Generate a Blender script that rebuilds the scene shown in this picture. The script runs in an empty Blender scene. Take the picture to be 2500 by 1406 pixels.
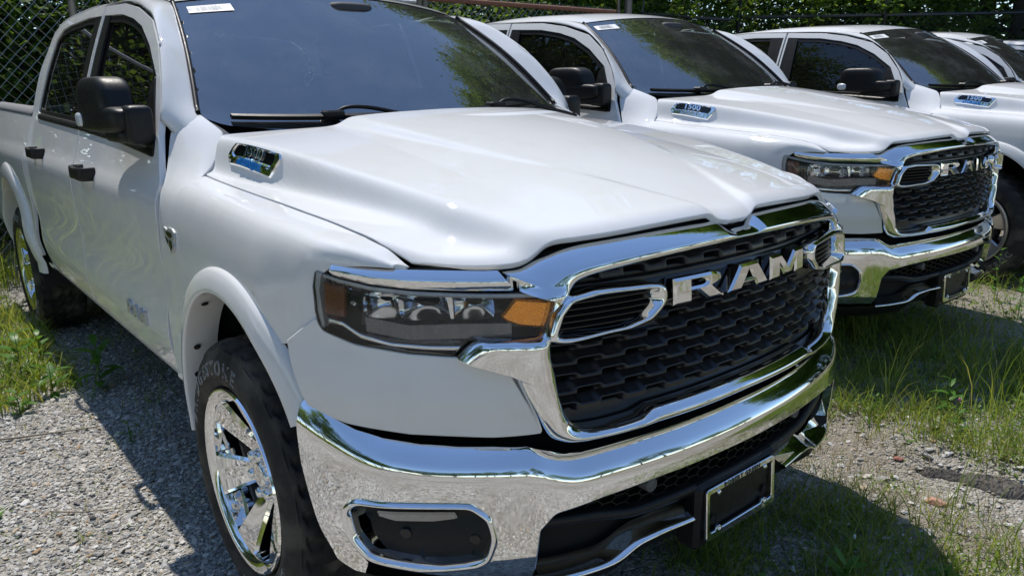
import bpy, math, random
import numpy as np
from mathutils import Vector, Matrix, geometry
random.seed(7); RNG = np.random.default_rng(7)
scene = bpy.context.scene
COL = scene.collection
# ---------------------------------------------------------------- camera
cam_d = bpy.data.cameras.new('camera'); cam_o = bpy.data.objects.new('camera', cam_d); COL.objects.link(cam_o)
cam_d.sensor_width = 36.0; cam_d.lens = 36.0*1856.8/2500; cam_d.clip_start = .05; cam_d.clip_end = 2000
def _cam(yaw, pitch, roll, loc):
    cy, sy, cp, sp = math.cos(yaw), math.sin(yaw), math.cos(pitch), math.sin(pitch)
    f = Vector((cy*cp, sy*cp, sp)); r = Vector((sy, -cy, 0)); u = r.cross(f)
    c, s = math.cos(roll), math.sin(roll)
    r2 = c*r+s*u; u2 = -s*r+c*u
    m = Matrix((r2, u2, -f)).transposed().to_4x4(); m.translation = Vector(loc); return m
cam_o.matrix_world = _cam(2.4498, -.2538, -.0157, (2.0086, -1.6396, 1.4410))
scene.camera = cam_o
# ---------------------------------------------------------------- daylight: clear sky, sun high behind the trucks
SUN_DIR = Vector((-.50, .045, 1.0)).normalized()
sun_el = math.asin(SUN_DIR.z); sun_az = math.atan2(SUN_DIR.x, SUN_DIR.y)
world = bpy.data.worlds.new('World'); scene.world = world; world.use_nodes = True
wn = world.node_tree.nodes; wl = world.node_tree.links; wn.clear()
sky = wn.new('ShaderNodeTexSky'); sky.sky_type = 'NISHITA'; sky.sun_disc = False
sky.sun_elevation = sun_el; sky.sun_rotation = sun_az; sky.air_density = 1.0; sky.dust_density = .0; sky.ozone_density = 4.0
bg = wn.new('ShaderNodeBackground'); bg.inputs[1].default_value = .145
wo = wn.new('ShaderNodeOutputWorld'); hsv = wn.new('ShaderNodeHueSaturation'); hsv.inputs['Saturation'].default_value = .98; wl.new(sky.outputs[0], hsv.inputs['Color']); wl.new(hsv.outputs[0], bg.inputs[0]); wl.new(bg.outputs[0], wo.inputs[0])
sun_d = bpy.data.lights.new('sun', 'SUN'); sun_d.energy = 3.6; sun_d.angle = math.radians(.53); sun_d.color = (1.0, .945, .865)
sun_o = bpy.data.objects.new('sun', sun_d); COL.objects.link(sun_o)
sun_o.rotation_euler = SUN_DIR.to_track_quat('Z', 'Y').to_euler()
scene.view_settings.view_transform = 'Standard'; scene.view_settings.look = 'None'
scene.view_settings.exposure = .44; scene.view_settings.gamma = 1.0; scene.view_settings.use_curve_mapping = False
# ---------------------------------------------------------------- surfaces of the pickup body (metres; x forward, y left, z up)
class Spl:
    """natural cubic spline through control points"""
    def __init__(s, x, y):
        s.x = np.asarray(x, float); s.y = np.asarray(y, float); n = len(s.x); h = np.diff(s.x)
        A = np.eye(n); b = np.zeros(n)
        for i in range(1, n-1):
            A[i, i-1] = h[i-1]; A[i, i] = 2*(h[i-1]+h[i]); A[i, i+1] = h[i]
            b[i] = 6*((s.y[i+1]-s.y[i])/h[i]-(s.y[i]-s.y[i-1])/h[i-1])
        s.m = np.linalg.solve(A, b); s.h = h
    def __call__(s, t):
        t = np.asarray(t, float); tc = np.clip(t, s.x[0], s.x[-1])
        i = np.clip(np.searchsorted(s.x, tc)-1, 0, len(s.h)-1)
        h = s.h[i]; a = (s.x[i+1]-tc)/h; b = (tc-s.x[i])/h
        v = a*s.y[i]+b*s.y[i+1]+((a**3-a)*s.m[i]+(b**3-b)*s.m[i+1])*h*h/6
        e0 = (s.y[1]-s.y[0])/s.h[0]-s.h[0]*s.m[1]/6
        e1 = (s.y[-1]-s.y[-2])/s.h[-1]+s.h[-1]*s.m[-2]/6
        return v+np.where(t < s.x[0], (t-s.x[0])*e0, 0)+np.where(t > s.x[-1], (t-s.x[-1])*e1, 0)
def sstep(a, b, x):
    t = np.clip((x-a)/(b-a), 0, 1); return t*t*(3-2*t)
# plan curve of the nose
_PX = [.965, .962, .943, .915, .883, .838, .748, .668, .615, .555, .500, .420, .300]
_PY = [0, .10, .30, .45, .565, .655, .762, .845, .895, .940, .967, .985, .992]
_PS = np.concatenate([[0], np.cumsum(np.hypot(np.diff(_PX), np.diff(_PY)))])
def _gauss(v, sig):
    k = np.exp(-.5*(np.arange(-3*sig, 3*sig+1)/sig)**2); k /= k.sum(); n = 3*sig
    return np.convolve(v, k, 'valid')
_p0x, _p0y = Spl(_PS, _PX), Spl(_PS, _PY)
_t = np.arange(-.24, _PS[-1]+.24, .002); _gx = _p0x(np.abs(_t)); _gy = np.sign(_t)*_p0y(np.abs(_t))
_gx = _gauss(_gx, 18); _gy = _gauss(_gy, 18); _t = _t[54:-54]
_k = (_t >= -.0011) & (_t <= _PS[-1]); _tk = _t[_k][::15]
_px = Spl(_tk, _gx[_k][::15]); _py = Spl(_tk, _gy[_k][::15])
_ss = np.linspace(0, _PS[-1], 2000); _ssy = _py(_ss); _ssx = _px(_ss)
def s_of_y(y): return np.interp(y, _ssy, _ss)
def s_of_x(x): return np.interp(-np.asarray(x), -_ssx, _ss)
_lean = Spl([.3, .68, .96, 1.03, 1.08, 1.12, 1.15], [0, 0, 0, -.006, -.018, -.034, -.05])
def front(sz, off=0.0, lean=1.0):
    """(signed arc s, z) -> point on the nose, pushed out by off along the plan normal"""
    sz = np.asarray(sz, float); s = np.abs(sz[:, 0]); z = sz[:, 1]; sg = np.where(sz[:, 0] < 0, -1., 1.)
    e = 1e-3
    x = _px(s); y = _py(s); tx = (_px(s+e)-_px(s-e))/(2*e); ty = (_py(s+e)-_py(s-e))/(2*e)
    tx = tx*np.clip(s/.03, 0, 1)
    n = np.hypot(tx, ty); nx = ty/n; ny = -tx/n
    x = x+nx*off; y = y+ny*off
    x = x+lean*_lean(z)
    return np.stack([x, sg*y, z], 1)
# side: half width as a function of height, pulled in by the nose curve
_sz = [.40, .47, .50, .56, .66, .78, .95, 1.08, 1.135, 1.17, 1.22, 1.30, 1.45, 1.60, 1.75, 1.84, 1.90]
_sy = [.88, .925, .947, .966, .984, .976, .984, .988, .980, .964, .947, .926, .882, .832, .775, .735, .70]
_side = Spl(_sz, _sy)
_yF = lambda x: np.interp(x, _ssx[::-1], _ssy[::-1])
def side_y(x, z):
    x = np.asarray(x, float); z = np.asarray(z, float)
    return _side(z)+.012*sstep(-2.9, -3.0, x)*sstep(1.40, 1.2, z)
def side(xz, off=0.0):
    xz = np.asarray(xz, float); y = side_y(xz[:, 0], xz[:, 1])+off
    return np.stack([xz[:, 0], -y, xz[:, 1]], 1)
# hood
_yF = lambda x: np.interp(x, _ssx[::-1], _ssy[::-1])
_hb = Spl([-.60, -.45, -.20, .10, .40, .65, .80, .90, .95], [1.352, 1.345, 1.328, 1.292, 1.242, 1.191, 1.156, 1.133, 1.118])   # plateau height at |y|=.5
_hl = Spl([-.60, -.45, -.351, -.066, .281, .476, .567, .627, .80, .95], [1.238, 1.222, 1.212, 1.187, 1.162, 1.140, 1.122, 1.104, 1.082, 1.062])  # height along the hood edge
_bl = Spl([-.50, -.28, -.02, .28, .50, .65, .82, .95], [.884, .852, .808, .765, .725, .695, .645, .61])    # foot of the side slope
_bu = Spl([-.50, -.28, -.02, .28, .50, .65, .82, .95], [.786, .786, .752, .705, .650, .605, .535, .49])    # top of the side slope
_dm = Spl([-.60, -.25, .0, .25, .45, .60, .75, .90, .97], [.46, .442, .415, .355, .285, .215, .145, .085, .07])        # edge of the centre dome
_da = Spl([-.60, -.25, .10, .40, .65, .80, .92, 1.0], [.028, .026, .014, .004, -.004, -.011, -.019, -.022])
def hood_z(x, y):
    a = np.abs(y)
    b = _hb(x); l = _hl(x); yl = _bl(x); yu = _bu(x)
    plat = b+.030*(1-np.minimum(a/.5, 1)**2)-.020*np.clip((a-.5)/.3, 0, 1.3)
    low = l+.10*(.86-a)
    t = np.clip((yl-a)/(yl-yu), -.6, 1.6)
    w = .5*(1+np.tanh((t-.5)*4.3))
    z = low*(1-w)+plat*w
    d = _dm(x)
    wd = .013+.007*sstep(.2, -.3, x)
    z = z+_da(x)*.5*(1-np.tanh((a-d)/wd))
    return z
def hood(xy):
    xy = np.asarray(xy, float); return np.stack([xy[:, 0], xy[:, 1], hood_z(xy[:, 0], xy[:, 1])], 1)
# front fender: (x, u) with u metres along the section, 0 on the shoulder crease, negative towards the hood, positive down the side
_zc = Spl([-.75, -.60, -.20, .15, .40, .49, .567, .63, .69, .75], [1.186, 1.186, 1.184, 1.167, 1.153, 1.146, 1.134, 1.117, 1.100, 1.085])
_cx = [.66, .650, .567, .476, .281, -.066, -.25, -.352]; _cy = [.788, .794, .821, .834, .850, .864, .873, .876]     # hood shut line in plan
def cut_y(x): return np.interp(x, _cx[::-1], _cy[::-1])
def _flat(x, u):
    """half width of the fender side at u, pulled round the nose corner"""
    a = _fd(np.clip(u, -.05, .8)); yf = _yF(x); k = .03; d = a-yf
    sm = .5*(a+yf-np.sqrt(d*d+k*k)); w = sstep(.25, .42, x); return a*(1-w)+sm*w
_rho = .022
def _dnla(u): return .5*(u+np.sqrt(u*u+_rho*_rho)), .5*(-u+np.sqrt(u*u+_rho*_rho))
_fd = Spl([-.1, 0, .03, .08, .15, .25, .40, .60, .80], [.946, .955, .967, .979, .986, .987, .982, .976, .965])
def _solve_cut():
    """u where the fender meets the hood, and the tilt that brings it to the hood's height"""
    us = []; ks = []; xs = np.array([-.345, -.25, -.15, -.066, .05, .15, .281, .38, .476, .53, .567, .60, .63, .655])
    for x in xs:
        u = np.linspace(-.25, .0, 2501); dn, la = _dnla(u); y = _flat(np.full(2501, x), u)-la
        i = int(np.argmin(np.abs(y-(cut_y(x)+.0055)))); us.append(u[i])
        t = np.clip((x-(.640-.045))/.045, 0, 1.3)
        zh = float(hood_z(np.array([x]), np.array([cut_y(x)]))[0])-.016*t**2.2-.001
        ks.append((zh-(float(_zc(x))-dn[i]))/la[i])
    return xs, np.array(us), np.array(ks)
CUTX, CUTU, _kk = _solve_cut()
_xt = np.arange(-.90, .90, .005)
def _soft(xs, ys, sig=5):
    v = np.interp(_xt, xs, ys); return np.convolve(np.pad(v, 3*sig, mode='edge'), np.exp(-.5*(np.arange(-3*sig, 3*sig+1)/sig)**2)/np.sum(np.exp(-.5*(np.arange(-3*sig, 3*sig+1)/sig)**2)), 'valid')
_fkv = Spl(_xt[::2], _soft(np.r_[-.66, -.63, -.60, -.56, -.50, -.412, -.39, -.372, CUTX], np.r_[7.5, 6.6, 4.4, 2.9, 1.95, 1.0, .70, .45, _kk], 3)[::2]); _flv = Spl(_xt[::2], _soft(np.r_[-.66, -.63, -.60, -.56, -.50, -.41, -.345, .8], np.log([.027, .03, .045, .07, .12, .6, 3.0, 3.0]), 5)[::2])
_fk = _fkv
def _fl(x): return np.exp(_flv(x))
def fender(xu):
    xu = np.asarray(xu, float); x = xu[:, 0]; u = xu[:, 1]
    dn, la = _dnla(u); lam = np.maximum(_fl(x), .04)
    z = _zc(x)-dn+_fk(np.maximum(x, -.36))*la
    A = np.stack([x, -(_flat(x, u)-la), z], 1)
    w = sstep(-.332, -.366, x)
    if not np.any(w > 0): return A
    # rear corner: the side wall bends over towards the windscreen base (cubic per section)
    rb = .030; dnb = .5*(u+np.sqrt(u*u+rb*rb)); lab = .5*(-u+np.sqrt(u*u+rb*rb)); t = np.clip(lab/.16, 0, 1.1); zc = _zc(x); g = lambda k: np.interp(x, _bxk, k)
    c0, c1, c2, c3 = (1-t)**3, 3*t*(1-t)**2, 3*t*t*(1-t), t**3
    by = c0*.955+c1*g(_b1y)+c2*g(_b2y)+c3*g(_b3y); bz = c0*zc+c1*g(_b1z)+c2*g(_b2z)+c3*g(_b3z)
    B = np.stack([x, -(_flat(x, u)-(.955-by)), bz-dnb], 1)
    return A*(1-w[:, None])+B*w[:, None]
_bxs = [-.70, -.63, -.56, -.48, -.41, -.36, -.30]; _bxk = np.arange(-.70, -.295, .01)
def _bt_(v): return np.convolve(np.pad(np.interp(_bxk, _bxs, v), 3, mode='edge'), np.ones(7)/7, 'valid')
_b1y = _bt_([.920, .920, .916, .912, .912, .925, .93]); _b1z = _bt_([1.268, 1.268, 1.248, 1.226, 1.210, 1.195, 1.19]); _b2y = _bt_([.905, .903, .880, .857, .846, .895, .91])
_b2z = _bt_([1.392, 1.390, 1.353, 1.310, 1.276, 1.205, 1.2]); _b3y = _bt_([.79, .795, .793, .790, .788, .872, .885]); _b3z = _bt_([1.392, 1.390, 1.372, 1.348, 1.325, 1.214, 1.21])
# windscreen: v 0 (cowl) .. 1 (roof), y across
def screen(yv, off=0.0):
    yv = np.asarray(yv, float); y = yv[:, 0]; v = yv[:, 1]
    xb = -.365-.25*(np.abs(y)/.787)**2.2; zb = 1.334+.052*(np.abs(y)/.787)**2
    xt = -1.075-.10*(np.abs(y)/.66)**2; zt = 1.838-.050*(np.abs(y)/.66)**2
    bow = .030*np.sin(np.pi*np.clip(v, 0, 1))
    x = xb+(xt-xb)*v; z = zb+(zt-zb)*v
    return np.stack([x+bow*.6+off*.55, y, z+bow*.8+off*.83], 1)
# roof over the cab
_rz = Spl([-3.02, -2.9, -2.5, -2.0, -1.5, -1.2, -1.05], [1.80, 1.842, 1.885, 1.902, 1.892, 1.868, 1.845])
def roof(xy):
    xy = np.asarray(xy, float); a = np.abs(xy[:, 1])
    z = _rz(xy[:, 0])-.036*(a/.62)**2-.055*sstep(.60, .74, a)
    return np.stack([xy[:, 0], xy[:, 1], z], 1)
# ---------------------------------------------------------------- helpers
def new_mat(name):
    m = bpy.data.materials.new(name); m.use_nodes = True; nt = m.node_tree
    return m, nt.nodes, nt.links, nt.nodes['Principled BSDF']
def pbr(name, col, rough=.5, metal=0.0, spec=.5, coat=0.0, coat_rough=.03, emit=None):
    m, n, l, b = new_mat(name)
    b.inputs['Base Color'].default_value = (*col, 1); b.inputs['Roughness'].default_value = rough
    b.inputs['Metallic'].default_value = metal; b.inputs['Specular IOR Level'].default_value = spec
    b.inputs['Coat Weight'].default_value = coat; b.inputs['Coat Roughness'].default_value = coat_rough
    return m
def noise_rough(m, scale, lo, hi, bump=0.0, bscale=None, coord='Object'):
    n, l = m.node_tree.nodes, m.node_tree.links; b = n['Principled BSDF']
    tc = n.new('ShaderNodeTexCoord'); t = n.new('ShaderNodeTexNoise'); t.inputs['Scale'].default_value = scale; t.inputs['Detail'].default_value = 5
    l.new(tc.outputs[coord], t.inputs['Vector'])
    mr = n.new('ShaderNodeMapRange'); mr.inputs[1].default_value = .35; mr.inputs[2].default_value = .7; mr.inputs[3].default_value = lo; mr.inputs[4].default_value = hi
    l.new(t.outputs[0], mr.inputs[0]); l.new(mr.outputs[0], b.inputs['Roughness'])
    if bump:
        t2 = n.new('ShaderNodeTexNoise'); t2.inputs['Scale'].default_value = bscale or scale; t2.inputs['Detail'].default_value = 4
        l.new(tc.outputs[coord], t2.inputs['Vector'])
        bp = n.new('ShaderNodeBump'); bp.inputs['Strength'].default_value = bump; bp.inputs['Distance'].default_value = .001
        l.new(t2.outputs[0], bp.inputs['Height']); l.new(bp.outputs[0], b.inputs['Normal'])
    return m
def thin_glass(name, tint, ior=1.5, rough=0.0, dust_haze=0.0):
    m = bpy.data.materials.new(name); m.use_nodes = True; n, l = m.node_tree.nodes, m.node_tree.links; n.clear()
    o = n.new('ShaderNodeOutputMaterial'); tr = n.new('ShaderNodeBsdfTransparent'); tr.inputs[0].default_value = (*tint, 1)
    g = n.new('ShaderNodeBsdfGlossy'); g.inputs['Roughness'].default_value = rough
    f = n.new('ShaderNodeFresnel'); f.inputs[0].default_value = ior
    mx = n.new('ShaderNodeMixShader'); l.new(f.outputs[0], mx.inputs[0]); l.new(tr.outputs[0], mx.inputs[1]); l.new(g.outputs[0], mx.inputs[2])
    last = mx
    if dust_haze:  # dust film doubling as a pale veil that brightens the glass
        tc = n.new('ShaderNodeTexCoord'); t = n.new('ShaderNodeTexNoise'); t.inputs['Scale'].default_value = 3.5; t.inputs['Detail'].default_value = 8; t.inputs['Roughness'].default_value = .7
        l.new(tc.outputs['Object'], t.inputs['Vector'])
        mr = n.new('ShaderNodeMapRange'); mr.inputs[1].default_value = .45; mr.inputs[2].default_value = .75; mr.inputs[3].default_value = dust_haze*.3; mr.inputs[4].default_value = dust_haze
        l.new(t.outputs[0], mr.inputs[0])
        d = n.new('ShaderNodeBsdfDiffuse'); d.inputs[0].default_value = (.45, .46, .45, 1)
        m2 = n.new('ShaderNodeMixShader'); l.new(mr.outputs[0], m2.inputs[0]); l.new(mx.outputs[0], m2.inputs[1]); l.new(d.outputs[0], m2.inputs[2]); last = m2
    l.new(last.outputs[0], o.inputs[0]); return m

def mk(name, V, F, mat, parent=None, smooth=True, N=None, **props):
    me = bpy.data.meshes.new(name); V = np.asarray(V, float)
    me.from_pydata([tuple(v) for v in V], [], [tuple(int(i) for i in f) for f in F]); me.update()
    if mat is not None: me.materials.append(mat)
    if smooth: me.polygons.foreach_set('use_smooth', [True]*len(me.polygons))
    if N is not None: me.normals_split_custom_set_from_vertices([tuple(x) for x in N])
    o = bpy.data.objects.new(name, me); COL.objects.link(o)
    if parent is not None: o.parent = parent
    for k, v in props.items(): o[k] = v
    return o
def mk_fast(name, V, F, mat, parent=None, smooth=False):
    """triangles or quads from numpy arrays of one face size"""
    me = bpy.data.meshes.new(name); V = np.asarray(V, np.float32); F = np.asarray(F, np.int32); k = F.shape[1]
    me.vertices.add(len(V)); me.vertices.foreach_set('co', V.ravel())
    me.loops.add(F.size); me.loops.foreach_set('vertex_index', F.ravel())
    me.polygons.add(len(F)); me.polygons.foreach_set('loop_start', np.arange(0, F.size, k, dtype=np.int32))
    me.polygons.foreach_set('use_smooth', np.full(len(F), smooth))
    me.update(calc_edges=True); me.validate()
    if mat is not None: me.materials.append(mat)
    o = bpy.data.objects.new(name, me); COL.objects.link(o)
    if parent is not None: o.parent = parent
    return o
FLIP = np.array([1., -1., 1.])
def both(name, V, F, mat, parent, N=None, smooth=True, parents=None):
    """a part on the passenger side (y<0) and its twin on the driver's side"""
    V = np.asarray(V, float)
    pa = parents or (parent, parent)
    a = mk(name, V, F, mat, pa[0], smooth, N)
    b = mk(name, V*FLIP, [tuple(reversed(f)) for f in F], mat, pa[1], smooth, None if N is None else np.asarray(N)*FLIP)
    return a, b

def fillet(pts, r=.01, n=4):
    """closed polygon with rounded corners; a point may carry its own radius as a third value"""
    out = []; P = [np.array(p[:2], float) for p in pts]; R = [p[2] if len(p) > 2 else r for p in pts]; m = len(P)
    for i in range(m):
        p, a, b = P[i], P[i-1], P[(i+1) % m]; ra = R[i]
        va = a-p; vb = b-p; la = np.linalg.norm(va); lb = np.linalg.norm(vb)
        if ra <= 0: out.append(p); continue
        va /= la; vb /= lb
        c = np.clip(va@vb, -1, 1); ang = math.acos(c)
        if ang > math.pi-.05: out.append(p); continue
        d = min(ra/math.tan(ang/2), la*.48, lb*.48)
        q0 = p+va*d; q1 = p+vb*d
        for k in range(n+1):
            t = k/n; out.append((1-t)**2*q0+2*t*(1-t)*p+t*t*q1)
    return np.array(out)
def closed_spline(pts, n=8):
    P = np.array(pts, float); m = len(P); out = []
    for i in range(m):
        p0, p1, p2, p3 = P[i-1], P[i], P[(i+1) % m], P[(i+2) % m]
        for k in range(n):
            t = k/n
            out.append(.5*((2*p1)+(-p0+p2)*t+(2*p0-5*p1+4*p2-p3)*t*t+(-p0+3*p1-3*p2+p3)*t**3))
    return np.array(out)
def open_spline(pts, n=8):
    P = np.array(pts, float); P = np.vstack([2*P[0]-P[1], P, 2*P[-1]-P[-2]]); out = []
    for i in range(1, len(P)-2):
        p0, p1, p2, p3 = P[i-1:i+3]
        for k in range(n):
            t = k/n
            out.append(.5*((2*p1)+(-p0+p2)*t+(2*p0-5*p1+4*p2-p3)*t*t+(-p0+3*p1-3*p2+p3)*t**3))
    out.append(P[-2]); return np.array(out)
def resample(P, step, closed=True):
    P = np.asarray(P, float); out = []; m = len(P)
    for i in range(m if closed else m-1):
        a, b = P[i], P[(i+1) % m]; d = np.linalg.norm(b-a)
        if d < 1e-7: continue
        k = max(1, int(math.ceil(d/step)))
        for j in range(k): out.append(a+(b-a)*j/k)
    if not closed: out.append(P[-1])
    return np.array(out)
def smooth_loop(P, sig, step=.002):
    """round a closed outline: resample evenly and blur it along its length"""
    P = resample(P, step); n = len(P); k = int(3*sig/step); w = np.exp(-.5*(np.arange(-k, k+1)*step/sig)**2); w /= w.sum(); Q = np.vstack([P[-k:], P, P[:k]])
    return np.stack([np.convolve(Q[:, 0], w, 'valid'), np.convolve(Q[:, 1], w, 'valid')], 1)
def area2(P): x, y = P[:, 0], P[:, 1]; return .5*np.sum(x*np.roll(y, -1)-np.roll(x, -1)*y)
def ccw(P): return P if area2(P) > 0 else P[::-1]
def inside(P, Q):
    """points Q inside polygon P"""
    x, y = Q[:, 0], Q[:, 1]; c = np.zeros(len(Q), bool); a = P; b = np.roll(P, -1, 0)
    for (x0, y0), (x1, y1) in zip(a, b):
        if y0 == y1: continue
        m = ((y0 > y) != (y1 > y)); c ^= m & (x < (x1-x0)*(y-y0)/(y1-y0)+x0)
    return c
def dist_loop(P, Q):
    a = P; b = np.roll(P, -1, 0); best = np.full(len(Q), 1e9)
    for p, q in zip(a, b):
        d = q-p; L = d@d
        t = np.clip(((Q-p)@d)/max(L, 1e-12), 0, 1); r = Q-(p+t[:, None]*d)
        best = np.minimum(best, np.hypot(r[:, 0], r[:, 1]))
    return best
def inset(P, d):
    """shrink a counter-clockwise polygon by d (works on dense rounded outlines)"""
    P = ccw(np.asarray(P, float)); t = np.roll(P, -1, 0)-np.roll(P, 1, 0); t /= np.linalg.norm(t, axis=1)[:, None]+1e-9
    return P+np.stack([-t[:, 1], t[:, 0]], 1)*d
def tess(outline, holes, step, bstep=None):
    bstep = bstep or step
    loops = [ccw(resample(outline, bstep))]+[ccw(resample(h, bstep))[::-1] for h in holes]
    lo, hi = loops[0].min(0), loops[0].max(0)
    gx = np.arange(lo[0]+step*.5, hi[0], step); gy = np.arange(lo[1]+step*.5, hi[1], step*.92)
    G = np.stack(np.meshgrid(gx, gy), -1); G[1::2, :, 0] += step*.5; G = G.reshape(-1, 2)
    ok = inside(loops[0], G)
    for h in loops[1:]: ok &= ~inside(h, G)
    G = G[ok]
    if len(G):
        d = np.min([dist_loop(L, G) for L in loops], axis=0); G = G[d > .55*min(step, bstep*1.5)]
    pts = np.vstack(loops+[G]); edges = []; k = 0; ids = []
    for L in loops:
        n = len(L); edges += [(k+i, k+(i+1) % n) for i in range(n)]; ids.append(np.arange(k, k+n)); k += n
    r = geometry.delaunay_2d_cdt([Vector(p) for p in pts], edges, [], 0, 1e-7)
    V = np.array([tuple(v) for v in r[0]]); orig = r[3]; T = np.array([f for f in r[2]])
    remap = {}
    for i, o in enumerate(orig):
        for q in o: remap[q] = i
    ids = [np.array([remap[i] for i in L]) for L in ids]
    C = V[T].mean(1); ok = inside(loops[0], C)
    for h in loops[1:]: ok &= ~inside(h, C)
    T = T[ok]
    a = V[T[:, 1]]-V[T[:, 0]]; b = V[T[:, 2]]-V[T[:, 0]]; neg = a[:, 0]*b[:, 1]-a[:, 1]*b[:, 0] < 0
    T[neg] = T[neg][:, ::-1]
    return V, T, ids
def fnormal(f, uv, e=5e-4):
    du = f(uv+[e, 0])-f(uv-[e, 0]); dv = f(uv+[0, e])-f(uv-[0, e])
    n = np.cross(du, dv); return n/(np.linalg.norm(n, axis=1)[:, None]+1e-12)
def panel(outline, f, holes=(), step=.03, bstep=None, r=.003, depth=.012, out=(0, -1, 0), post=None, exact=True, rim=True):
    """sheet metal: outline in the surface's own coordinates, edges rolled with radius r and turned in by depth"""
    uv, T, loops = tess(outline, holes, step, bstep)
    P = f(uv); N = fnormal(f, uv)
    flip = np.sum(N*np.array(out)) < 0
    if flip: N = -N; T = T[:, ::-1]
    if post is not None: P = post(uv, P, N); exact = False
    if not exact:
        # normals from the shaped triangles
        N = np.zeros_like(P); a = P[T[:, 1]]-P[T[:, 0]]; b = P[T[:, 2]]-P[T[:, 0]]; fn = np.cross(a, b)
        for k in range(3): np.add.at(N, T[:, k], fn)
        N /= np.linalg.norm(N, axis=1)[:, None]+1e-12
    V = [P]; NN = [N]; F = [tuple(t) for t in T]; base = len(P)
    if rim:
        for L in loops:
            n = len(L); p = P[L]; nr = N[L]; t = np.roll(p, -1, 0)-np.roll(p, 1, 0); t /= np.linalg.norm(t, axis=1)[:, None]+1e-9
            o = np.cross(t, nr)*(1 if not flip else -1)
            prev = L
            rows = [(math.radians(a), 0) for a in (30, 60, 90)]+[(math.radians(90), depth)]
            for th, dp in rows:
                q = p+o*r*math.sin(th)-nr*(r*(1-math.cos(th))+dp)
                V.append(q); NN.append(nr*math.cos(th)+o*math.sin(th)); cur = np.arange(base, base+n); base += n
                for i in range(n):
                    j = (i+1) % n
                    F.append((prev[j], prev[i], cur[i], cur[j]) if not flip else (prev[i], prev[j], cur[j], cur[i]))
                prev = cur
    return np.vstack(V), F, np.vstack(NN)
def grid(P, closed_u=False, closed_v=False):
    """P (nu, nv, 3) -> verts, quads"""
    nu, nv = P.shape[:2]; F = []
    for i in range(nu if closed_u else nu-1):
        for j in range(nv if closed_v else nv-1):
            a = i*nv+j; b = ((i+1) % nu)*nv+j; c = ((i+1) % nu)*nv+(j+1) % nv; d = i*nv+(j+1) % nv
            F.append((a, b, c, d))
    return P.reshape(-1, 3), F
def join(*parts):
    V = []; F = []; k = 0
    for v, f in parts:
        v = np.asarray(v, float); V.append(v); F += [tuple(i+k for i in q) for q in f]; k += len(v)
    return np.vstack(V), F
def tube(path, rad, n=8, closed=False, caps=True):
    path = np.asarray(path, float); m = len(path); rad = np.broadcast_to(np.asarray(rad, float), (m,))
    if closed: t = np.roll(path, -1, 0)-np.roll(path, 1, 0)
    else: t = np.gradient(path, axis=0)
    t /= np.linalg.norm(t, axis=1)[:, None]+1e-12
    up = np.array([0, 0, 1.]) if abs(t[0, 2]) < .9 else np.array([1., 0, 0])
    rings = []; a = None
    for i in range(m):
        if a is None: a = np.cross(t[i], up)
        a = a-t[i]*(a@t[i]); a /= np.linalg.norm(a)+1e-12; b = np.cross(t[i], a)
        th = np.arange(n)*2*math.pi/n
        rings.append(path[i]+rad[i]*(np.cos(th)[:, None]*a+np.sin(th)[:, None]*b))
    V, F = grid(np.array(rings), closed_u=closed, closed_v=True)
    F = [tuple(reversed(f)) for f in F]
    if caps and not closed: F += [tuple(range(n)), tuple(reversed(range((m-1)*n, m*n)))]
    return V, F
def ribbon_sweep(path, prof_pts, side_dirs, up_dirs, closed=False):
    """sweep a 2D profile (a along side, b along up) over a path"""
    path = np.asarray(path); R = np.array([[p+a*s+b*u for a, b in prof_pts] for p, s, u in zip(path, side_dirs, up_dirs)])
    return grid(R, closed_u=closed)
def box(x0, x1, y0, y1, z0, z1, bev=0.0):
    """box with chamfered edges"""
    b = bev
    if b <= 0:
        V = [(x, y, z) for x in (x0, x1) for y in (y0, y1) for z in (z0, z1)]
        return np.array(V, float), [(0, 1, 3, 2), (4, 6, 7, 5), (0, 4, 5, 1), (2, 3, 7, 6), (0, 2, 6, 4), (1, 5, 7, 3)]
    V = []; idx = {}
    for ix, (x, sx) in enumerate(((x0, 1), (x1, -1))):
        for iy, (y, sy) in enumerate(((y0, 1), (y1, -1))):
            for iz, (z, sz) in enumerate(((z0, 1), (z1, -1))):
                idx[ix, iy, iz] = (len(V), len(V)+1, len(V)+2)
                V += [(x, y+sy*b, z+sz*b), (x+sx*b, y, z+sz*b), (x+sx*b, y+sy*b, z)]
    F = []
    def q(*k): F.append(tuple(k))
    g = lambda i, j, k, a: idx[i, j, k][a]
    for i in (0, 1):
        f = [g(i, 0, 0, 0), g(i, 1, 0, 0), g(i, 1, 1, 0), g(i, 0, 1, 0)]; q(*(f if i else f[::-1]))
        f = [g(0, i, 0, 1), g(1, i, 0, 1), g(1, i, 1, 1), g(0, i, 1, 1)]; q(*(f[::-1] if i else f))
        f = [g(0, 0, i, 2), g(1, 0, i, 2), g(1, 1, i, 2), g(0, 1, i, 2)]; q(*(f if i else f[::-1]))
    for i in (0, 1):
        for j in (0, 1):
            s = (i == j)
            f = [g(i, j, 0, 0), g(i, j, 1, 0), g(i, j, 1, 1), g(i, j, 0, 1)]; q(*(f if s else f[::-1]))
            f = [g(i, 0, j, 0), g(i, 1, j, 0), g(i, 1, j, 2), g(i, 0, j, 2)]; q(*(f[::-1] if s else f))
            f = [g(0, i, j, 1), g(1, i, j, 1), g(1, i, j, 2), g(0, i, j, 2)]; q(*(f if s else f[::-1]))
            for k in (0, 1):
                f = [g(i, j, k, 0), g(i, j, k, 1), g(i, j, k, 2)]; q(*(f if (i+j+k) % 2 == 0 else f[::-1]))
    return np.array(V, float), F
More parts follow.
